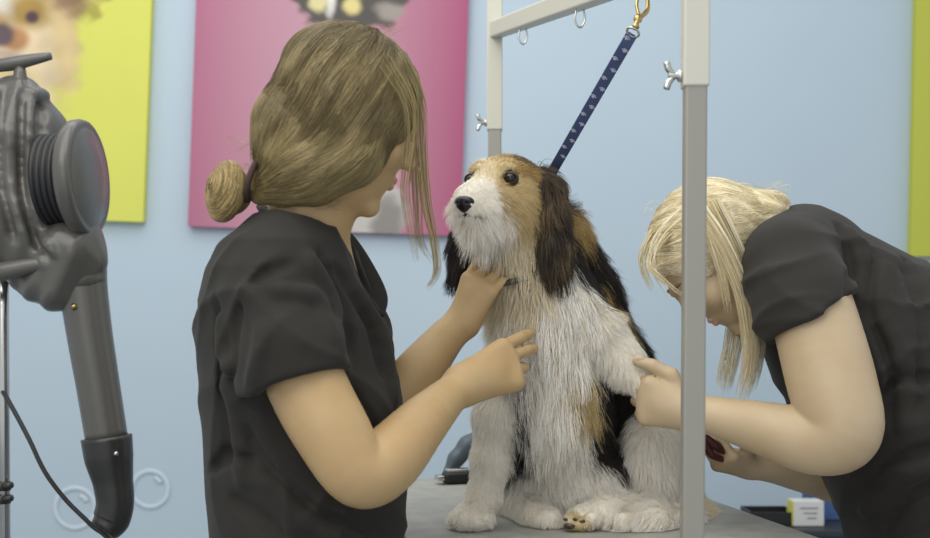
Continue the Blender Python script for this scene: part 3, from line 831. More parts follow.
# fur map: place, colour key, length, direction
Wt, Tn, Kd, Gr, Cr, Lt = 0, 1, 2, 3, 4, 5
PAL = [('fbf5ea', 'f3ebdc', 'ffffff', 'e8dfcd'), ('b89a62', 'a5874f', 'cbb07a', '8e7448'), ('262220', '1d1a1a', '3a322c', '2d2825'),
       ('6b5a44', '5a4a3a', '8b7654', '473b30'), ('eadcc0', 'dfcfae', 'f2e8d2', 'd6c5a0'), ('cdb684', 'dac79b', 'bfa572', 'c9b079')]
AN = [
 # muzzle and face
 (466, 196, 1.775, Wt, .005, (.3, .5, .3)), (478, 187, 1.80, Wt, .006, (.3, .7, .2)), (466, 213, 1.775, Wt, .010, (.2, .2, -1)), (486, 205, 1.80, Wt, .012, (.6, .3, -.6)),
 (458, 222, 1.79, Wt, .030, (-.3, -.2, -1)), (480, 222, 1.80, Wt, .032, (.3, 0, -1)), (498, 222, 1.83, Wt, .034, (.25, .1, -1)), (450, 210, 1.81, Wt, .022, (-.6, 0, -.8)),
 (460, 245, 1.82, Wt, .060, (-.2, 0, -1)), (485, 250, 1.83, Wt, .060, (0, 0, -1)), (508, 252, 1.85, Cr, .055, (.1, 0, -1)), (512, 205, 1.83, Lt, .018, (.6, .4, -.6)),
 (486, 172, 1.835, Cr, .009, (.0, .5, .8)), (488, 158, 1.86, Cr, .012, (.1, .8, .5)),
 (506, 166, 1.84, Lt, .010, (.5, .6, .4)), (470, 166, 1.86, Lt, .006, (-.4, .6, .5)), (499, 155, 1.87, Tn, .012, (.3, 1, .1)), (475, 158, 1.88, Tn, .008, (-.3, 1, .1)),
 (518, 185, 1.845, Lt, .014, (.8, .5, -.3)), (524, 205, 1.85, Lt, .022, (.6, .4, -.8)), (528, 225, 1.86, Lt, .030, (.4, .3, -1)), (522, 240, 1.87, Cr, .036, (.2, .1, -1)),
 (515, 151, 1.90, Tn, .012, (.5, 1, 0)), (530, 158, 1.89, Gr, .014, (.7, .8, -.3)), (532, 175, 1.88, Tn, .016, (.8, .5, -.5)), (545, 170, 1.93, Gr, .018, (.6, .5, -.8)), (530, 153, 1.95, Gr, .015, (.6, .8, -.4)), (524, 160, 1.88, Gr, .012, (.7, .8, -.3)), (540, 160, 1.92, Kd, .018, (.7, .5, -.6)), (500, 190, 1.84, Lt, .010, (.6, .5, -.6)), (520, 170, 1.85, Tn, .010, (.8, .5, -.2)),
 (462, 190, 1.88, Lt, .016, (-.5, .3, -.7)), (458, 215, 1.88, Cr, .030, (-.4, .2, -1)),
 # neck and shoulders
 (556, 205, 1.97, Kd, .040, (.3, .2, -1)), (568, 225, 1.96, Tn, .045, (.3, .1, -1)), (585, 255, 2.01, Kd, .05, (.3, .1, -1)), (600, 285, 2.03, Kd, .05, (.25, .1, -1)), (612, 318, 2.08, Kd, .05, (.2, .1, -1)),
 (590, 305, 1.99, Tn, .05, (.2, 0, -1)), (606, 318, 2.02, Lt, .045, (.2, 0, -1)), (570, 275, 1.97, Kd, .05, (.2, 0, -1)), (560, 250, 1.95, Kd, .045, (.1, 0, -1)),
 (505, 290, 1.88, Cr, .05, (0, 0, -1)), (530, 290, 1.88, Cr, .055, (.05, 0, -1)), (548, 300, 1.89, Wt, .06, (.05, 0, -1)), (572, 318, 1.90, Wt, .06, (.0, 0, -1)),
 # chest
 (515, 330, 1.88, Wt, .045, (.05, 0, -1)), (545, 340, 1.87, Wt, .085, (0, -.05, -1)), (572, 352, 1.88, Wt, .085, (-.08, 0, -1)), (595, 352, 1.89, Wt, .030, (.1, 0, -1)),
 (532, 385, 1.875, Wt, .08, (.15, -.1, -1)), (516, 385, 1.90, Kd, .03, (.05, 0, -1)), (555, 395, 1.88, Wt, .080, (-.05, -.1, -1)), (574, 378, 1.90, Lt, .05, (.05, 0, -1)), (592, 378, 1.93, Kd, .04, (.05, 0, -1)), (585, 395, 1.94, Kd, .045, (.05, 0, -1)), (598, 420, 1.95, Kd, .045, (.05, 0, -1)), (540, 425, 1.90, Wt, .075, (0, -.1, -1)), (562, 432, 1.91, Wt, .055, (-.05, -.1, -1)),
 (625, 352, 1.90, Wt, .018, (.5, 0, -.7)), (612, 368, 1.90, Wt, .022, (-.15, 0, -1)), (645, 385, 1.86, Wt, .012, (.5, 0, -.7)),
 # dark saddle and flank
 (600, 400, 2.00, Kd, .045, (-.1, 0, -1)), (592, 440, 2.00, Kd, .05, (.1, 0, -1)), (610, 430, 2.02, Kd, .045, (0, 0, -1)), (622, 395, 2.05, Kd, .04, (0, 0, -1)), (606, 465, 1.99, Kd, .05, (.2, 0, -1)), (585, 415, 1.97, Kd, .045, (.1, 0, -1)),
 (620, 345, 2.10, Kd, .045, (0, 0, -1)), (578, 408, 1.92, Lt, .04, (.1, 0, -1)),
 (515, 405, 1.91, Kd, .030, (0, 0, -1)), (514, 435, 1.92, Kd, .030, (0, 0, -1)), (518, 462, 1.94, Kd, .030, (.1, 0, -1)), (530, 470, 1.95, Wt, .025, (.1, 0, -1)), (505, 475, 1.97, Gr, .03, (0, 0, -1)),
 # legs, belly, tail
 (498, 400, 1.87, Wt, .025, (-.05, 0, -1)), (490, 440, 1.87, Wt, .014, (0, 0, -1)), (486, 480, 1.87, Wt, .011, (0, 0, -1)), (470, 515, 1.84, Wt, .006, (-.3, -.5, -.6)), (455, 515, 1.85, Wt, .006, (-.4, -.5, -.4)), (485, 515, 1.85, Wt, .006, (0, -.5, -.5)),
 (545, 490, 1.95, Wt, .040, (.2, -.1, -1)), (520, 490, 1.97, Wt, .030, (.2, -.1, -1)), (570, 485, 1.94, Wt, .045, (.3, -.1, -1)), (600, 492, 1.94, Wt, .045, (.3, -.2, -1)), (530, 515, 1.95, Wt, .02, (.1, -.5, -.5)),
 (640, 420, 1.97, Wt, .035, (-.1, -.1, -1)), (665, 440, 1.97, Wt, .035, (.1, 0, -1)), (640, 470, 1.95, Wt, .04, (.1, -.1, -1)), (670, 490, 1.97, Wt, .04, (.1, -.1, -1)), (685, 460, 2.03, Gr, .03, (.2, 0, -1)), (625, 500, 1.93, Wt, .035, (.3, -.2, -1)),
 (575, 518, 1.838, Lt, .004, (-.5, -.5, -.3)), (588, 512, 1.85, Wt, .008, (-.2, -.4, -.5)), (566, 513, 1.84, Wt, .005, (-.2, -.4, -.5)), (605, 512, 1.87, Wt, .014, (.2, -.4, -.6)), (620, 520, 1.85, Wt, .024, (-.2, -.3, -.3)), (650, 520, 1.86, Wt, .032, (-.4, -.3, -.3)), (690, 522, 1.92, Wt, .032, (-.2, -.3, -.3)), (708, 520, 2.0, Cr, .028, (.3, -.1, -.2)),
 (560, 515, 1.88, Wt, .014, (.1, -.4, -.5)),
]
AP = np.array([P(*a[:3]) for a in AN]); AC = np.array([a[3] for a in AN]); AL = np.array([a[4] for a in AN]); AF = np.array([N(a[5]) for a in AN])
PALN = np.array([[lin(c) for c in p] for p in PAL])


def anchors(p):
    """nearest anchors with soft weights, row by row"""
    Wm = np.empty((len(p), len(AP)), np.float32)
    for i in range(0, len(p), 20000):
        q = p[i:i + 20000]; D2 = ((q[:, None] - AP[None]) ** 2).sum(-1); m = D2.min(1, keepdims=True)
        w_ = np.exp(-(D2 - m) / (.000035 + m * .28)); Wm[i:i + 20000] = w_ / w_.sum(1, keepdims=True)
    return Wm


def fur_key(p, jit=.0065):
    q = p + vnoise(p, 90, 8) * .006 + RNG.normal(size=p.shape) * jit
    D2 = np.empty(len(p), int)
    for i in range(0, len(p), 20000): D2[i:i + 20000] = ((q[i:i + 20000, None] - AP[None]) ** 2).sum(-1).argmin(1)
    return AC[D2]


def fur_skin(v): return PALN[fur_key(v, 0)][:, 1] * .9


EYES = [HT(s * .0330, .0575, .0130) for s in (-1, 1)]
def fur_skin2(v):
    c = fur_skin(v)
    for e in EYES: c[np.linalg.norm(v - e, axis=1) < .0150] = lin('4a3526')
    return c
dme = F.mesh('dog_body'); set_col(dme, fur_skin2)
dog = link('dog', dme, None, M_fur)
tag(dog, 'sitting shaggy dog with tan face, dark ears and white chest, one forepaw held', 'dog')
EYES = [HT(s * .0330, .0575, .0130) for s in (-1, 1)]
NOSE = HT(0, .143, -.0335)
def not_face(p):
    ok = np.ones(len(p), bool)
    for e in EYES: ok &= np.linalg.norm(p - e, axis=1) > .0145
    ok &= np.linalg.norm(p - NOSE, axis=1) > .0165
    ok &= p[:, 2] > TZ + .003
    return ok
R0 = surf_points(dme, 260000, not_face)
# keep dense cover where the coat is short, thinner where it is long
Wm = anchors(R0); ln = Wm @ AL
keep = RNG.random(len(R0)) < np.clip(.020 / ln, .34, 1) * 1.0
R0, Wm, ln = R0[keep], Wm[keep], ln[keep]
key = fur_key(R0)
cols = PALN[key, RNG.integers(0, 4, len(R0))] * (1 + RNG.normal(size=(len(R0), 1)) * np.where(key == 0, .06, .16)[:, None])
S = comb(F, R0, lambda p: anchors(p) @ AF, ln * RNG.uniform(.65, 1.1, len(R0)), steps=8, lift=.5, stay=.6, jit=.16, wave=.12)
S[:, :, 2] = np.maximum(S[:, :, 2], TZ + .002)
S = clump(S, 14, .6)
strands('coat', S, np.clip(cols, 0, 1), np.clip(ln * .006, .00012, .00032), dog, M_fur)


def ear(pts, flow, pal, n, lab, length):
    E = Field(np.min([p for p, r in pts], 0) - .07, np.max([p for p, r in pts], 0) + .07, .003)
    E.chain(pts, .012)
    me = E.mesh('ear'); base = np.array([lin(c) for c in pal])
    set_col(me, lambda v: np.tile(base[0], (len(v), 1)))
    o = link('ear', me, dog, M_fur); o['label'] = lab
    R_ = surf_points(me, n)
    s_ = comb(E, R_, lambda p: np.tile(flow, (len(p), 1)) + vnoise(p, 45, 21) * .16, RNG.uniform(.6, 1.1, n) * length, 9, .16, .4, .10, .12)
    s_ = clump(s_, 22, .75)
    # brown streaks run down the ear in bands
    wv = (vnoise(R_ * np.array((1, 1, .25)), 150, 4)[:, 0] + 1) / 2
    ci = np.clip((wv * len(pal) * 1.05 + RNG.normal(size=n) * .5).astype(int), 0, len(pal) - 1)
    c_ = base[ci] * (1 + RNG.normal(size=(n, 1)) * .1)
    strands('ear_hair', s_, np.clip(c_, 0, 1), .00030, o, M_fur)
    return o


ear([(P(539, 176, 1.905), .013), (P(545, 192, 1.885), .019), (P(549, 215, 1.875), .021), (P(552, 245, 1.87), .021), (P(554, 264, 1.87), .015)],
    (.06, -.03, -1), ('2a2420', '3a312b', '57493a', '332c27', '7d6a4c'), 12000, 'dark brown long-haired ear', .055)
ear([(P(478, 185, 1.97), .010), (P(473, 210, 1.96), .014), (P(466, 240, 1.93), .017), (P(462, 266, 1.92), .015)],
    (-.16, -.02, -1), ('1f1b1a', '2c2623', '3d342d', '241f20'), 6000, 'far ear, black hair hanging below the cheek', .045)

# eyes, nose
M_eye = mat('dog_eye', '1c100a', .10, spec=.5)
for e in EYES:
    bm = bmesh.new(); bmesh.ops.create_uvsphere(bm, u_segments=24, v_segments=16, radius=.0102)
    bmesh.ops.translate(bm, vec=e - RH[1] * .0025, verts=bm.verts); eo = obj_bm('eye', bm, dog, M_eye)
    F3 = Field(e - .03, e + .03, .0009); F3.ell(e - RH[1] * .0020, (.0128, .0112, .0112), RH, .001)
    F3.ell(e + RH[1] * .012, (.0122, .022, .0072), RH, .0015, sub=True)
    link('eyelid', F3.mesh('eyelid'), eo, mat('dark_eyelid', '33261f', .6))
F3 = Field(NOSE - .035, NOSE + .035, .0012)
F3.ell(NOSE, (.0165, .0125, .0120), RH, .004); F3.ell(NOSE - RH[2] * .006 + RH[1] * -.002, (.010, .011, .010), RH, .004)
for s in (-1, 1):
    F3.ell(NOSE + RH[0] * s * .0070 + RH[1] * .0115 - RH[2] * .0015, (.0026, .004, .0022), RH, .0015, sub=True)
    F3.cone(NOSE + RH[0] * s * .0125 + RH[1] * .007 - RH[2] * .003, NOSE + RH[0] * s * .015 + RH[1] * .001 - RH[2] * .005, .0022, .0015, .002, sub=True)
F3.cone(NOSE + RH[1] * .0135 - RH[2] * .002, NOSE + RH[1] * .009 - RH[2] * .014, .001, .001, .0015, sub=True)
link('nose', F3.mesh('nose'), dog, mat('wet_black_nose', '17161a', .28, bump=(900, .35, .0006)))
F3 = Field(HT(0, .12, -.055) - .04, HT(0, .12, -.055) + .04, .0015)
F3.chain([(HT(s_, f_, u_), r_) for s_, f_, u_, r_ in ((-.022, .113, -.0560, .0015), (-.012, .131, -.0535, .0026), (0, .1355, -.0515, .003), (.012, .131, -.0535, .0026), (.022, .113, -.0560, .0015))], .002)
link('lips', F3.mesh('lips'), dog, mat('dark_lip', '3a2b28', .5))
# pads under the turned hind foot
for x, y, r in ((575, 519.5, .0040), (582.5, 521.5, .0046), (565.5, 519.5, .0036), (569.5, 526, .0080)):
    bm = bmesh.new(); bmesh.ops.create_icosphere(bm, subdivisions=3, radius=1)
    bmesh.ops.transform(bm, matrix=Matrix.Translation(PV(x, y, 1.832)) @ Matrix.Diagonal((r * 1.1, r * .7, r * .62, 1)), verts=bm.verts)
    obj_bm('paw_pad', bm, dog, mat('paw_pad', '3a2c28', .6))

# lead: webbing from the bar to a noose round the neck
ld = thing('grooming_lead', 'navy webbing lead printed with pale paws, clipped to the crossbar above the dog', 'lead', PV(560, 150, 1.95))
L0, L1 = P(632, 34, 1.66), P(552, 172, 1.985)
bm = bmesh.new(); T = N(L1 - L0); bm_tube(bm, [L0, L0 * .5 + L1 * .5, L1], 1, 12, 12, (.0165, .0022), False, np.cross(T, N(np.cross(T, (0, 1, 0)))) ); strap = obj_bm('strap', bm, ld, M_navy)
SX = N(np.cross(T, (0, 1, 0))); SN = N(np.cross(SX, T)); SN = SN if SN[1] < 0 else -SN
bm = bmesh.new(); Lh = np.linalg.norm(L1 - L0)
for i in range(14):
    c = L0 + T * (.012 + i * .0235) + SX * (.0032 if i % 2 else -.0032) + SN * .0016
    if .012 + i * .0235 > Lh - .01: break
    for ox, oy, r in ((0, 0, .0026), (-.0038, .0020, .0013), (-.0014, .0042, .0014), (.0014, .0042, .0014), (.0038, .0020, .0013)):
        bm_lathe(bm, [(0, -.0003), (r, -.0003), (r, .0003), (0, .0003)], c + SX * ox - T * oy, SN, 10)
pp = obj_bm('paw_print', bm, ld, M_paw); pp['kind'] = 'stuff'
bm = bmesh.new(); c = L0 - T * .004
bm_tube(bm, [c + SX * .009 * math.cos(a) - T * .008 * math.sin(a) for a in np.linspace(0, 2 * math.pi, 20, endpoint=False)], .0018, 8, None, None, True, SN); obj_bm('ring', bm, ld, M_chrome)
HB = bar_at(645) + np.array((0, 0, -.029)); c1 = L0 - T * .012; U_ = N(HB - c1)
bm = bmesh.new(); bm_lathe(bm, [(0, 0), (.0045, 0), (.0055, .004), (.0035, .007), (.0035, .012), (.006, .014), (.006, .020), (0, .021)], c1, U_, 16); obj_bm('swivel', bm, ld, M_brass)
e0 = c1 + U_ * .018; H_ = max(np.linalg.norm(HB - e0), .02)
bm = bmesh.new(); bm_tube(bm, [e0, e0 + U_ * .010 + SX * .006, e0 + U_ * H_ * .55 + SX * .009, e0 + U_ * H_ * 1.0 + SX * .003, e0 + U_ * H_ * 1.0 - SX * .006, e0 + U_ * H_ * .7 - SX * .009], [.0032, .0036, .0032, .003, .003, .0022], 10, 24)
bm_tube(bm, [e0 + U_ * .004, e0 + U_ * .016 - SX * .007, e0 + U_ * H_ * .72 - SX * .009], .0024, 8, 12); obj_bm('snap_hook', bm, ld, M_brass)
NO = [P(552, 172, 1.985), P(572, 215, 2.01), P(571, 255, 1.97), P(548, 272, 1.895), P(522, 279, 1.858), P(500, 284, 1.855), P(484, 282, 1.865), P(474, 262, 1.93), P(480, 215, 1.985), P(515, 178, 2.0), P(545, 168, 1.99)]
bm = bmesh.new(); path = catmull(NO, 60); bm_tube(bm, path, 1, 8, None, (.0022, .010), False, (0, 0, 1)); obj_bm('neck_loop', bm, ld, M_black)

# ------------------------------------------------------------------ groomer on the left (brown hair)
g1 = thing('person', 'person with brown hair in a low bun, black tunic, holding the dog from the left', 'person', (-.23, 1.68, 0))
HD = 1.63
HCp = P(348, 118, HD); R1 = frame((.84, .34, -.40), (.35, .15, .92))
F = Field(P(190, 640, 1.68) - (0, .26, 0), P(570, 20, 1.66) + (0, .30, 0), .0032)
T1 = add_head(F, HCp, R1, .98)
F.chain([(P(330, 165, 1.64), .050), (P(308, 225, 1.66), .052), (P(298, 262, 1.67), .075)], .03)
# torso kept inside the tunic
F.chain([(P(296, 290, 1.68), .085), (P(300, 400, 1.68), .085), (P(305, 520, 1.68), .085)], .03, sy=1.35)
F.cone(P(280, 272, 1.58), P(305, 268, 1.80), .050, .050, .03)
# near arm
F.limb([(P(272, 292, 1.555), .052), (P(304, 378, 1.52), .0500), (P(332, 432, 1.50), .0475), (P(360, 474, 1.495), .0415), (P(388, 460, 1.53), .0430), (P(421, 424, 1.61), .0355), (P(448, 397, 1.685), .0270), (P(463, 386, 1.71), .0240)], 34)
W1 = P(463, 385, 1.71)
K1 = P(508, 365, 1.755)
tips = add_hand(F, W1, K1 - W1, (0, -1, .1), -1, [(14, 14, 10), (20, 18, 12), (38, 38, 22), (48, 42, 22)], 1.04, (3, 0, -2, -5), [(.95, .0, -.35), (1, -.05, -.2), (1, -.1, -.1)])
# far arm reaching under the dog's chin
F.limb([(P(325, 285, 1.80), .048), (P(362, 390, 1.82), .044), (P(392, 402, 1.83), .042), (P(420, 370, 1.845), .037), (P(446, 338, 1.858), .0285), (P(463, 322, 1.865), .0245)], 30)
W2 = P(463, 322, 1.865)
add_hand(F, W2, P(478, 288, 1.86) - W2, (-.45, -.85, .1), -1, [(22, 25, 15), (24, 28, 20), (30, 30, 20), (35, 30, 20)], .88, (5, 1, -3, -7), [(.7, .35, -.7), (.8, .1, -.6), (.9, .0, -.5)], palm=.075)
b1 = link('body', F.mesh('body'), g1, M_skin); SK1 = F

# tunic
def lsec(y, xl, xr, b, d):
    a_, c_ = P(xl, y, d), P(xr, y, d); return (a_[2], (a_[0] + c_[0]) / 2, d, (c_[0] - a_[0]) / 2, b)
F = Field(P(170, 640, 1.68) - (0, .27, 0), P(440, 190, 1.66) + (0, .27, 0), .004)
F.loft([lsec(206, 268, 322, .055, 1.66), lsec(222, 246, 340, .095, 1.66), lsec(245, 225, 352, .15, 1.67), lsec(270, 210, 364, .17, 1.67), lsec(300, 201, 377, .178, 1.68),
        lsec(340, 197, 388, .172, 1.68), lsec(400, 202, 402, .165, 1.68), lsec(480, 206, 410, .165, 1.68), lsec(540, 211, 405, .17, 1.68), lsec(625, 207, 412, .18, 1.68)], .02)
Fs = Field(F.lo, F.lo + (F.n - 1) * F.h, F.h)
Fs.g = np.full(F.g.shape, 1.0, np.float32); Fs.n = F.n
Fs.chain([(P(256, 272, 1.60), .062), (P(272, 300, 1.56), .066), (P(290, 362, 1.522), .067), (P(302, 410, 1.510), .069)], .03)
Fs.plane(P(293, 382, 1.51), (.26, -.06, -.97), .006)
Fs.chain([(P(300, 388, 1.518), .047), (P(312, 408, 1.510), .054)], .006, sub=True)
F.merge(Fs, .012)
F.chain([(P(322, 262, 1.80), .060), (P(345, 330, 1.82), .062), (P(352, 360, 1.82), .062)], .03)
for pts, r_ in (([(232, 380), (236, 320), (256, 278), (292, 262)], .004), ([(322, 255), (345, 300), (352, 350)], .007), ([(340, 268), (368, 320), (384, 372)], .007), ([(215, 300), (222, 380), (226, 460)], .008),
            ([(250, 462), (228, 455), (210, 470)], .007), ([(245, 430), (280, 480), (330, 520), (380, 532)], .008), ([(232, 500), (262, 520), (285, 538)], .007), ([(350, 390), (372, 420), (392, 470)], .006)):
    F.crease(pts, r_ * .75, .009, True)
for pts, r_ in (([(310, 262), (330, 300), (338, 350)], .010), ([(352, 290), (380, 340), (394, 400)], .010), ([(222, 320), (236, 400), (244, 480)], .010), ([(262, 478), (310, 525), (360, 545)], .010), ([(250, 290), (262, 330), (258, 380)], .008), ([(275, 290), (315, 300), (332, 340)], .008)):
    F.crease(pts, r_ * .8, .014, False)
F.warp(folds(.0055, 3, 24))
# neck opening and the V at the front
F.chain([(P(296, 250, 1.665), .040), (P(302, 225, 1.66), .060), (P(306, 195, 1.65), .075)], .006, sub=True)
F.chain([(P(318, 225, 1.655), .045), (P(338, 250, 1.67), .036), (P(365, 292, 1.68), .016)], .006, sub=True)
F.chain([(P(350, 260, 1.66), .030), (P(385, 285, 1.66), .04)], .006, sub=True)
tun = link('tunic', F.mesh('tunic'), g1, M_shirt)
bm = bmesh.new()
bm_tube(bm, [P(262, 214, 1.68), P(276, 222, 1.60), P(298, 232, 1.585), P(320, 245, 1.592), P(340, 266, 1.615), P(358, 292, 1.65), P(372, 312, 1.68)], 1, 10, 40, (.006, .026), False, (0, -1, .6))
obj_bm('collar', bm, tun, M_shirt)
bm = bmesh.new(); bm_tube(bm, [P(262, 214, 1.68), P(290, 218, 1.745), P(322, 222, 1.745), P(345, 240, 1.735), P(364, 268, 1.72), P(377, 296, 1.70), P(374, 314, 1.685)], 1, 10, 40, (.006, .030), False, (0, 1, .6))
obj_bm('collar', bm, tun, M_shirt)
# legs and shoes below the table edge
def legs(g, hip, feet, m, hz=.02):
    lo = np.min([hip] + feet, 0) - .25; hi = np.max([hip] + feet, 0) + .25; lo[2] = 0
    F = Field(lo, hi, .008)
    for f_ in feet:
        kn_ = (hip + f_) / 2 + np.array((0.02, 0, .02)); side = np.array((0, (f_[1] - hip[1]) * .5, 0))
        F.chain([(hip + side, .115), (kn_, .078), (f_ + np.array((0, 0, .09)), .055)], .04)
    link('trousers', F.mesh('trousers'), g, m)
    for f_ in feet:
        F = Field(f_ - .2, f_ + .2, .005); dx = hz
        F.chain([(f_ + np.array((-dx * .8, 0, .045)), .036), (f_ + np.array((dx * 2, 0, .038)), .036), (f_ + np.array((dx * 5.5, 0, .028)), .028)], .02); F.plane((0, 0, .001), (0, 0, -1))
        link('shoe', F.mesh('shoe'), g, M_shoe)
legs(g1, np.array((-.235, 1.68, .74)), [np.array((-.25, 1.58, 0)), np.array((-.28, 1.78, 0))], M_trousers, .025)

# her hair: a combed mass with a coiled bun
F = Field(P(185, 245, 1.62) - (0, .17, 0), P(445, 5, 1.62) + (0, .2, 0), .0032)
ht = T1
F.cone(P(342, 112, HD), P(312, 130, HD), .0960, .080, .03)
F.ell(T1(0, -.014, .042), np.array((.078, .100, .082)), R1, .02)
F.cone(P(304, 142, 1.62), P(287, 180, 1.61), .060, .034, .03)
F.cone(P(316, 172, 1.58), P(352, 160, 1.575), .042, .036, .03)
F.cone(P(285, 178, 1.61), P(262, 190, 1.61), .030, .018, .015)
# open the face side
F.ell(T1(.0, .115, -.045), (.066, .072, .078), R1, .012, sub=True)
F.cone(P(392, 196, 1.60), P(352, 222, 1.60), .026, .030, .012, sub=True)
F.cone(P(330, 232, 1.62), P(300, 235, 1.62), .022, .012, .01, sub=True)
F.warp(lambda X, Y, Z: -.0009 * np.sin((X * .72 - Z * .6 + .25 * Y) * 230 + 1.2 * np.sin(X * 14 + Z * 9) + 1.0 * np.sin(Z * 18)))
hm = F.mesh('hair')
def hair_flow1(p):
    bun = P(250, 192, 1.615); v = bun - p; v = v / (np.linalg.norm(v, axis=1, keepdims=True) + .03)
    # first down the side of the head, then back to the bun
    near_ = np.clip((p[:, [0]] - P(290, 0, 1.62)[0]) / .13, 0, 1)
    return v + near_ * np.array((-.12, -.1, -.55)) + vnoise(p, 28, 31) * .10
set_col(hm, lambda v: np.tile(lin('574a33'), (len(v), 1)) * (1 + .25 * vnoise(v * np.array((1, 1, 1)), 60, 2)[:, [0]]))
hair1 = link('hair', hm, g1, M_hair)
R_ = surf_points(hm, 34000)
S = comb(F, R_, hair_flow1, RNG.uniform(.03, .12, len(R_)), 12, .03, .15, .015, hug=.8)
band = vnoise(R_ @ np.array([[.6, 0, 0], [0, .6, 0], [.4, 0, 1.4]]), 55, 12)[:, 0]
lo_ = np.clip((P(0, 120, 1.6)[2] - R_[:, 2]) / .12, -1, 1)
tval = np.clip(.42 + band * .28 + lo_ * .16 + RNG.normal(size=len(R_)) * .22, 0, 1)[:, None]
c_ = np.array(lin('463a24')) * (1 - tval) + np.array(lin('a59263')) * tval
strands('hair_strand_layer', clump(S, 16, .4), np.clip(c_, 0, 1), .00026, hair1, M_hair)
# bun: coils of hair round a core
BC = P(230, 191, 1.615); bax = N((-.75, -.62, .15)); bu = N(np.cross(bax, (0, 0, 1))); bv = np.cross(bax, bu)
F = Field(BC - .08, BC + .08, .003)
F.ell(BC, (.028, .031, .031), None, .006)
coil = [BC + (bu * math.cos(a) + bv * math.sin(a)) * (.034 - .0036 * a / math.pi) + bax * (.004 + .0009 * a) for a in np.linspace(0, 6.5 * math.pi * .9, 60)]
F.chain([(c, .0100 - .00006 * i) for i, c in enumerate(coil)], .003)
bmh = F.mesh('bun'); set_col(bmh, lambda v: np.tile(lin('7d6b45'), (len(v), 1))); bun = link('bun', bmh, hair1, M_hair)
R_ = surf_points(bmh, 7000)
S = comb(F, R_, lambda p: np.cross(np.tile(bax, (len(p), 1)), p - BC), RNG.uniform(.015, .045, len(R_)), 9, .05, .15, .05, hug=.8)
strands('bun_hair', S, pick_cols(len(R_), ('7a6740', '9a8455', 'b8a06c', '5f5033')), .00030, bun, M_hair)
bm = bmesh.new(); c = P(252, 182, 1.60); tie = [c + np.array((.3 * math.cos(a) * .022, math.sin(a) * .024, math.cos(a) * .024)) for a in np.linspace(0, 2 * math.pi, 24, endpoint=False)]
bm_tube(bm, tie, .0045, 10, None, None, True); obj_bm('hair_tie', bm, hair1, mat('brown_hair_tie', '3b2a22', .8))
# loose locks in front of the face and stray hairs
LK = [lock([P(400, 60, 1.60), P(418, 100, 1.60), P(421, 150, 1.61), P(426, 200, 1.61), P(434, 240, 1.61), P(437, 272, 1.61), P(428, 288, 1.61)], 60, .012, .0040, 18),
      lock([P(392, 50, 1.64), P(412, 90, 1.66), P(414, 140, 1.67), P(417, 200, 1.67), P(420, 240, 1.67), P(432, 262, 1.67)], 40, .012, .004, 18),
      lock([P(385, 60, 1.56), P(408, 100, 1.565), P(411, 140, 1.57), P(405, 190, 1.575), P(412, 235, 1.58), P(417, 262, 1.58)], 26, .012, .004, 18)]
LK = [np.concatenate([l[:, :1].repeat(18 - l.shape[1], 1), l], 1) if l.shape[1] < 18 else l for l in LK]
L_ = np.concatenate(LK)
strands('loose_locks', L_, pick_cols(len(L_), ('8d7c52', 'a8976a', '75653f')), .00032, hair1, M_hair)
st = [lock([P(x0, y0, 1.60), P(x0 + RNG.uniform(-14, 14), y0 + RNG.uniform(-8, 2), 1.60), P(x0 + RNG.uniform(-30, 20), y0 + RNG.uniform(-6, 16), 1.60)], 1, .001, .001, 8)
      for x0, y0 in [(RNG.uniform(300, 400), RNG.uniform(26, 40)) for _ in range(50)] + [(RNG.uniform(236, 262), RNG.uniform(140, 200)) for _ in range(50)] + [(RNG.uniform(270, 340), RNG.uniform(200, 212)) for _ in range(40)]]
st = np.concatenate(st); strands('stray_hairs', st, pick_cols(len(st), ('a8976a', '8d7c52')), .00022, hair1, M_hair)
M_brow = mat('brow', '7a6444', .8); M_lip = mat('lips', 'bd947a', .5); M_eyeh = mat('eye_white', 'd8d4ce', .2, coat=.6); M_iris = mat('iris', '3c4a50', .2)
def eyes(T, R, g, s=1.0):
    F = Field(T(0, .09, -.055) - .04, T(0, .09, -.055) + .04, .0016)
    for q in (-1, 1):
        F.cone(T(0, .0945, -.050), T(q * .019, .083, -.054), .0050 * s, .0028 * s, .003); F.cone(T(0, .0925, -.060), T(q * .017, .083, -.058), .0056 * s, .0028 * s, .003)
        bm = bmesh.new(); bm_tube(bm, [T(q * .014, .0895, .029), T(q * .028, .0865, .034), T(q * .044, .076, .029)], [.002, .003, .0015], 8, 10); obj_bm('eyebrow', bm, g, M_brow)
    link('lips', F.mesh('lips'), g, M_lip)
    for q in (-1, 1):
        c = T(q * .031, .077, .010); bm = bmesh.new(); bmesh.ops.create_uvsphere(bm, u_segments=20, v_segments=12, radius=.0115 * s); bmesh.ops.translate(bm, vec=c, verts=bm.verts); e = obj_bm('eye', bm, g, M_eyeh)
        bm = bmesh.new(); f_ = R[1] * .9 - R[2] * .35; bm_lathe(bm, [(0, .0100), (.0055, .0102), (.0045, .0112), (0, .0118)], c, f_, 20); obj_bm('iris', bm, e, M_iris)
        F = Field(c - .025, c + .025, .0016); F.ell(c, np.array((.0135, .0130, .0130)) * s, R, .001); F.cone(c + R[1] * .006 - R[2] * .012 - R[0] * .02, c + R[1] * .006 - R[2] * .012 + R[0] * .02, .0035, .0035, .002, sub=True)
        link('eyelid', F.mesh('eyelid'), e, M_skin2)
eyes(T1, R1, g1)

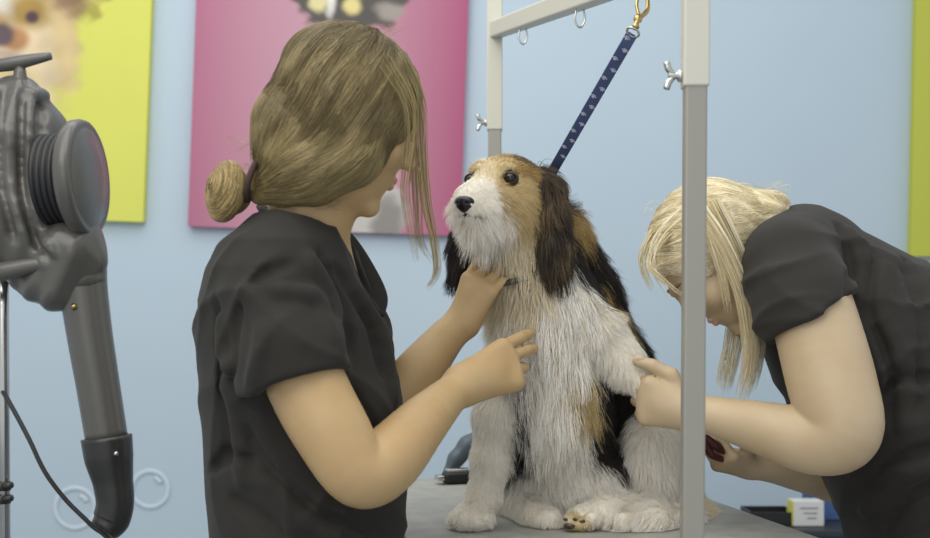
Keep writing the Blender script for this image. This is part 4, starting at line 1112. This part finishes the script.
# ------------------------------------------------------------------ groomer on the right (blonde, bending)
g2 = thing('person', 'person with blonde hair and charcoal tunic, bending down to trim the raised paw', 'person', (.78, 1.97, 0))
HD2 = 1.97
HC2 = P(715, 259, HD2); R2 = frame((-.55, -.14, -.82), (-.83, 0, .55))
F = Field(P(600, 640, 1.97) - (0, .32, 0), P(1010, 170, 1.97) + (0, .28, 0), .0034)
T2 = add_head(F, HC2, R2, .95)
F.chain([(T2(0, -.03, -.06), .052), (P(762, 285, 1.97), .055), (P(800, 292, 1.97), .08)], .03)
F.chain([(P(812, 290, 1.97), .085), (P(865, 345, 1.97), .10), (P(925, 440, 1.97), .12), (P(955, 530, 1.97), .12)], .03, sy=1.2)
F.limb([(P(800, 275, 1.86), .062), (P(816, 325, 1.80), .0625), (P(832, 385, 1.765), .0635), (P(842, 430, 1.745), .0560), (P(812, 440, 1.765), .0500), (P(762, 428, 1.80), .0395), (P(722, 418, 1.82), .0305), (P(694, 413, 1.835), .0270)], 36)
W3 = P(694, 413, 1.835)
tips3 = add_hand(F, W3, P(652, 402, 1.85) - W3, (.05, -.95, -.15), 1, [(58, 60, 40), (62, 60, 30), (66, 60, 30), (70, 60, 30)], 1.0, (6, 1, -4, -9), [(.66, .78, -.05), (.96, .22, .0), (1.0, .02, -.05)], palm=.078)
# other arm, behind
F.limb([(P(835, 290, 2.12), .055), (P(872, 430, 2.12), .050), (P(858, 479, 2.11), .046), (P(812, 474, 2.08), .036), (P(772, 466, 2.05), .0280), (P(750, 464, 2.04), .0245)], 30)
W4 = P(750, 464, 2.04)
add_hand(F, W4, P(716, 460, 2.0) - W4, (.05, -.45, -.9), 1, [(50, 60, 30), (58, 65, 35), (62, 65, 35), (62, 65, 35)], .85, (4, 1, -3, -7), [(.6, .7, -.2), (.85, .35, -.3), (.95, 0, -.3)], palm=.072)
link('body', F.mesh('body'), g2, M_skin2)
# thumb nail
tp = tips3[-1]
t = thing('nail_clipper', 'dark red clipper gripped in the lower hand of the bending blonde groomer', 'clipper', Vector(P(715, 446, 1.99)))
bm = bmesh.new(); bm_tube(bm, [P(726, 452, 2.0), P(716, 446, 1.985), P(706, 438, 1.975), P(698, 428, 1.965)], [.006, .0085, .007, .003], 12, 14); obj_bm('grip', bm, t, mat('maroon_plastic', '4a2020', .35))
bm = bmesh.new(); bm_tube(bm, [P(724, 460, 2.0), P(712, 455, 1.985), P(704, 442, 1.975), P(698, 429, 1.965)], [.005, .0065, .006, .003], 12, 14); obj_bm('grip', bm, t, mat('maroon_plastic', '4a2020', .35))
bm = bmesh.new(); bm_tube(bm, [P(699, 430, 1.965), P(692, 422, 1.955), P(686, 418, 1.95)], [.0035, .004, .001], 10, 8); obj_bm('blade', bm, t, M_chrome)

# tunic
F = Field(P(700, 640, 1.97) - (0, .33, 0), P(1060, 180, 1.97) + (0, .3, 0), .0042)
F.chain([(P(808, 272, 1.975), .105), (P(858, 334, 1.975), .150), (P(925, 428, 1.975), .176), (P(962, 545, 1.975), .172), (P(958, 610, 1.975), .165)], .03, sy=1.12)
F.cone(P(790, 262, 1.90), P(800, 262, 2.06), .078, .078, .04)
Fs = Field(F.lo, F.lo + (F.n - 1) * F.h, F.h); Fs.g = np.full(F.g.shape, 1.0, np.float32); Fs.n = F.n
Fs.chain([(P(790, 268, 1.87), .078), (P(806, 305, 1.815), .074), (P(822, 345, 1.790), .076)], .03)
Fs.plane(P(810, 320, 1.80), (.48, -.18, -.87), .006)
Fs.chain([(P(814, 328, 1.80), .056), (P(824, 352, 1.785), .064)], .006, sub=True)
F.merge(Fs, .012)
F.chain([(P(800, 280, 2.10), .072), (P(820, 345, 2.13), .068)], .03)
for pts, r_ in (([(840, 225), (852, 262), (850, 295)], .006), ([(870, 262), (868, 310), (890, 360), (896, 430)], .009), ([(905, 260), (925, 330), (915, 410)], .008), ([(870, 490), (895, 462), (935, 448)], .008),
            ([(885, 530), (905, 500), (935, 485)], .008), ([(880, 395), (905, 380), (930, 378)], .007)):
    F.crease(pts, r_ * .75, .011, True)
for pts, r_ in (([(885, 262), (884, 310), (905, 370), (905, 430)], .011), ([(865, 510), (892, 478), (930, 466)], .011), ([(850, 232), (862, 262), (860, 300)], .009)):
    F.crease(pts, r_ * .8, .015, False)
F.warp(folds(.006, 9, 20, ((1, .2, .5), (.5, .3, -1), (.2, .6, 1))))
F.chain([(P(765, 268, 1.97), .062), (P(735, 262, 1.97), .075)], .006, sub=True)
link('tunic', F.mesh('tunic'), g2, M_shirt2)
legs(g2, np.array((.82, 1.97, .72)), [np.array((.74, 1.86, 0)), np.array((.80, 2.10, 0))], M_trousers, -.025)

# her hair
F = Field(P(620, 410, 1.97) - (0, .17, 0), P(810, 165, 1.97) + (0, .17, 0), .0032)
F.ell(T2(0, -.020, .038), np.array((.079, .103, .084)), R2, .02)
F.cone(P(728, 230, 1.96), P(758, 220, 1.96), .066, .040, .03)
F.cone(P(762, 212, 1.96), P(772, 206, 1.96), .034, .024, .02)
F.ell(T2(.0, .112, -.022), (.070, .072, .092), R2, .012, sub=True)
F.cone(P(740, 310, 1.93), P(756, 262, 1.93), .048, .028, .012, sub=True)
F.warp(lambda X, Y, Z: -.0016 * np.sin((X * .25 + Z * .9 + .4 * Y) * 220 + 1.4 * np.sin(Y * 20 + X * 14)))
hm = F.mesh('hair'); set_col(hm, lambda v: np.tile(lin('d3c29a'), (len(v), 1)) * (1 + .15 * vnoise(v, 60, 2)[:, [0]]))
hair2 = link('hair', hm, g2, M_hair); R_ = surf_points(hm, 22000)
def hair_flow2(p):
    kb = P(775, 208, 1.96); v = kb - p; return v / (np.linalg.norm(v, axis=1, keepdims=True) + .03) + vnoise(p, 30, 7) * .25 + np.array((0, -.1, -.12))
S = comb(F, R_, hair_flow2, RNG.uniform(.03, .09, len(R_)), 12, .06, .2, .03, hug=.7)
BL = ('f0e4c4', 'e3d3aa', 'd2bf92', 'f7eed6', 'c2ad80')
strands('hair_strand_layer', clump(S, 16, .5), pick_cols(len(R_), BL), .00030, hair2, M_hair)
LK = [lock([P(700, 212, 1.88), P(722, 245, 1.865), P(742, 290, 1.87), P(749, 330, 1.885), P(750, 360, 1.89), P(742, 398, 1.90)], 260, .014, .012, 16),
      lock([P(715, 205, 1.885), P(735, 245, 1.88), P(752, 290, 1.90), P(758, 330, 1.92), P(756, 360, 1.92), P(750, 385, 1.92)], 200, .012, .012, 16),
      lock([P(698, 212, 1.885), P(712, 240, 1.868), P(722, 275, 1.865), P(728, 310, 1.875)], 60, .008, .006, 16),
      lock([P(690, 215, 1.94), P(658, 245, 1.90), P(650, 265, 1.88), P(664, 280, 1.868), P(684, 296, 1.868)], 40, .008, .003, 16),
      lock([P(690, 205, 1.93), P(662, 232, 1.89), P(653, 258, 1.88), P(660, 280, 1.88), P(672, 300, 1.885)], 16, .012, .004, 16),
      lock([P(660, 225, 1.96), P(645, 250, 1.95), P(644, 270, 1.95), P(652, 290, 1.95)], 60, .010, .005, 16),
      lock([P(736, 325, 1.99), P(732, 350, 1.99), P(726, 375, 1.99), P(724, 388, 1.99)], 120, .016, .014, 16)]
L_ = np.concatenate(LK); strands('loose_locks', L_, pick_cols(len(L_), BL), .00032, hair2, M_hair)
st = np.concatenate([lock([P(x0, y0, 1.95), P(x0 + RNG.uniform(2, 12), y0 + RNG.uniform(-5, 4), 1.95), P(x0 + RNG.uniform(8, 26), y0 + RNG.uniform(-4, 16), 1.95)], 1, .001, .001, 16)
      for x0, y0 in [(RNG.uniform(690, 780), RNG.uniform(183, 200)) for _ in range(110)] + [(RNG.uniform(640, 690), RNG.uniform(205, 240)) for _ in range(50)]])
strands('stray_hairs', st, pick_cols(len(st), BL), .00022, hair2, M_hair)
eyes(T2, R2, g2, .95)
bm = bmesh.new(); bmesh.ops.create_uvsphere(bm, u_segments=16, v_segments=10, radius=1)
nm = np.array(tips3[-1]) + (0.003, -.0075, .0035)
bmesh.ops.transform(bm, matrix=Matrix.Translation(Vector(nm)) @ Matrix.Rotation(.25, 4, 'Y') @ Matrix.Rotation(.4, 4, 'X') @ Matrix.Diagonal((.0065, .0020, .0052, 1)), verts=bm.verts)
obj_bm('thumb_nail', bm, g2, mat('nail', 'd9bca4', .25))
SC['done'] = 1
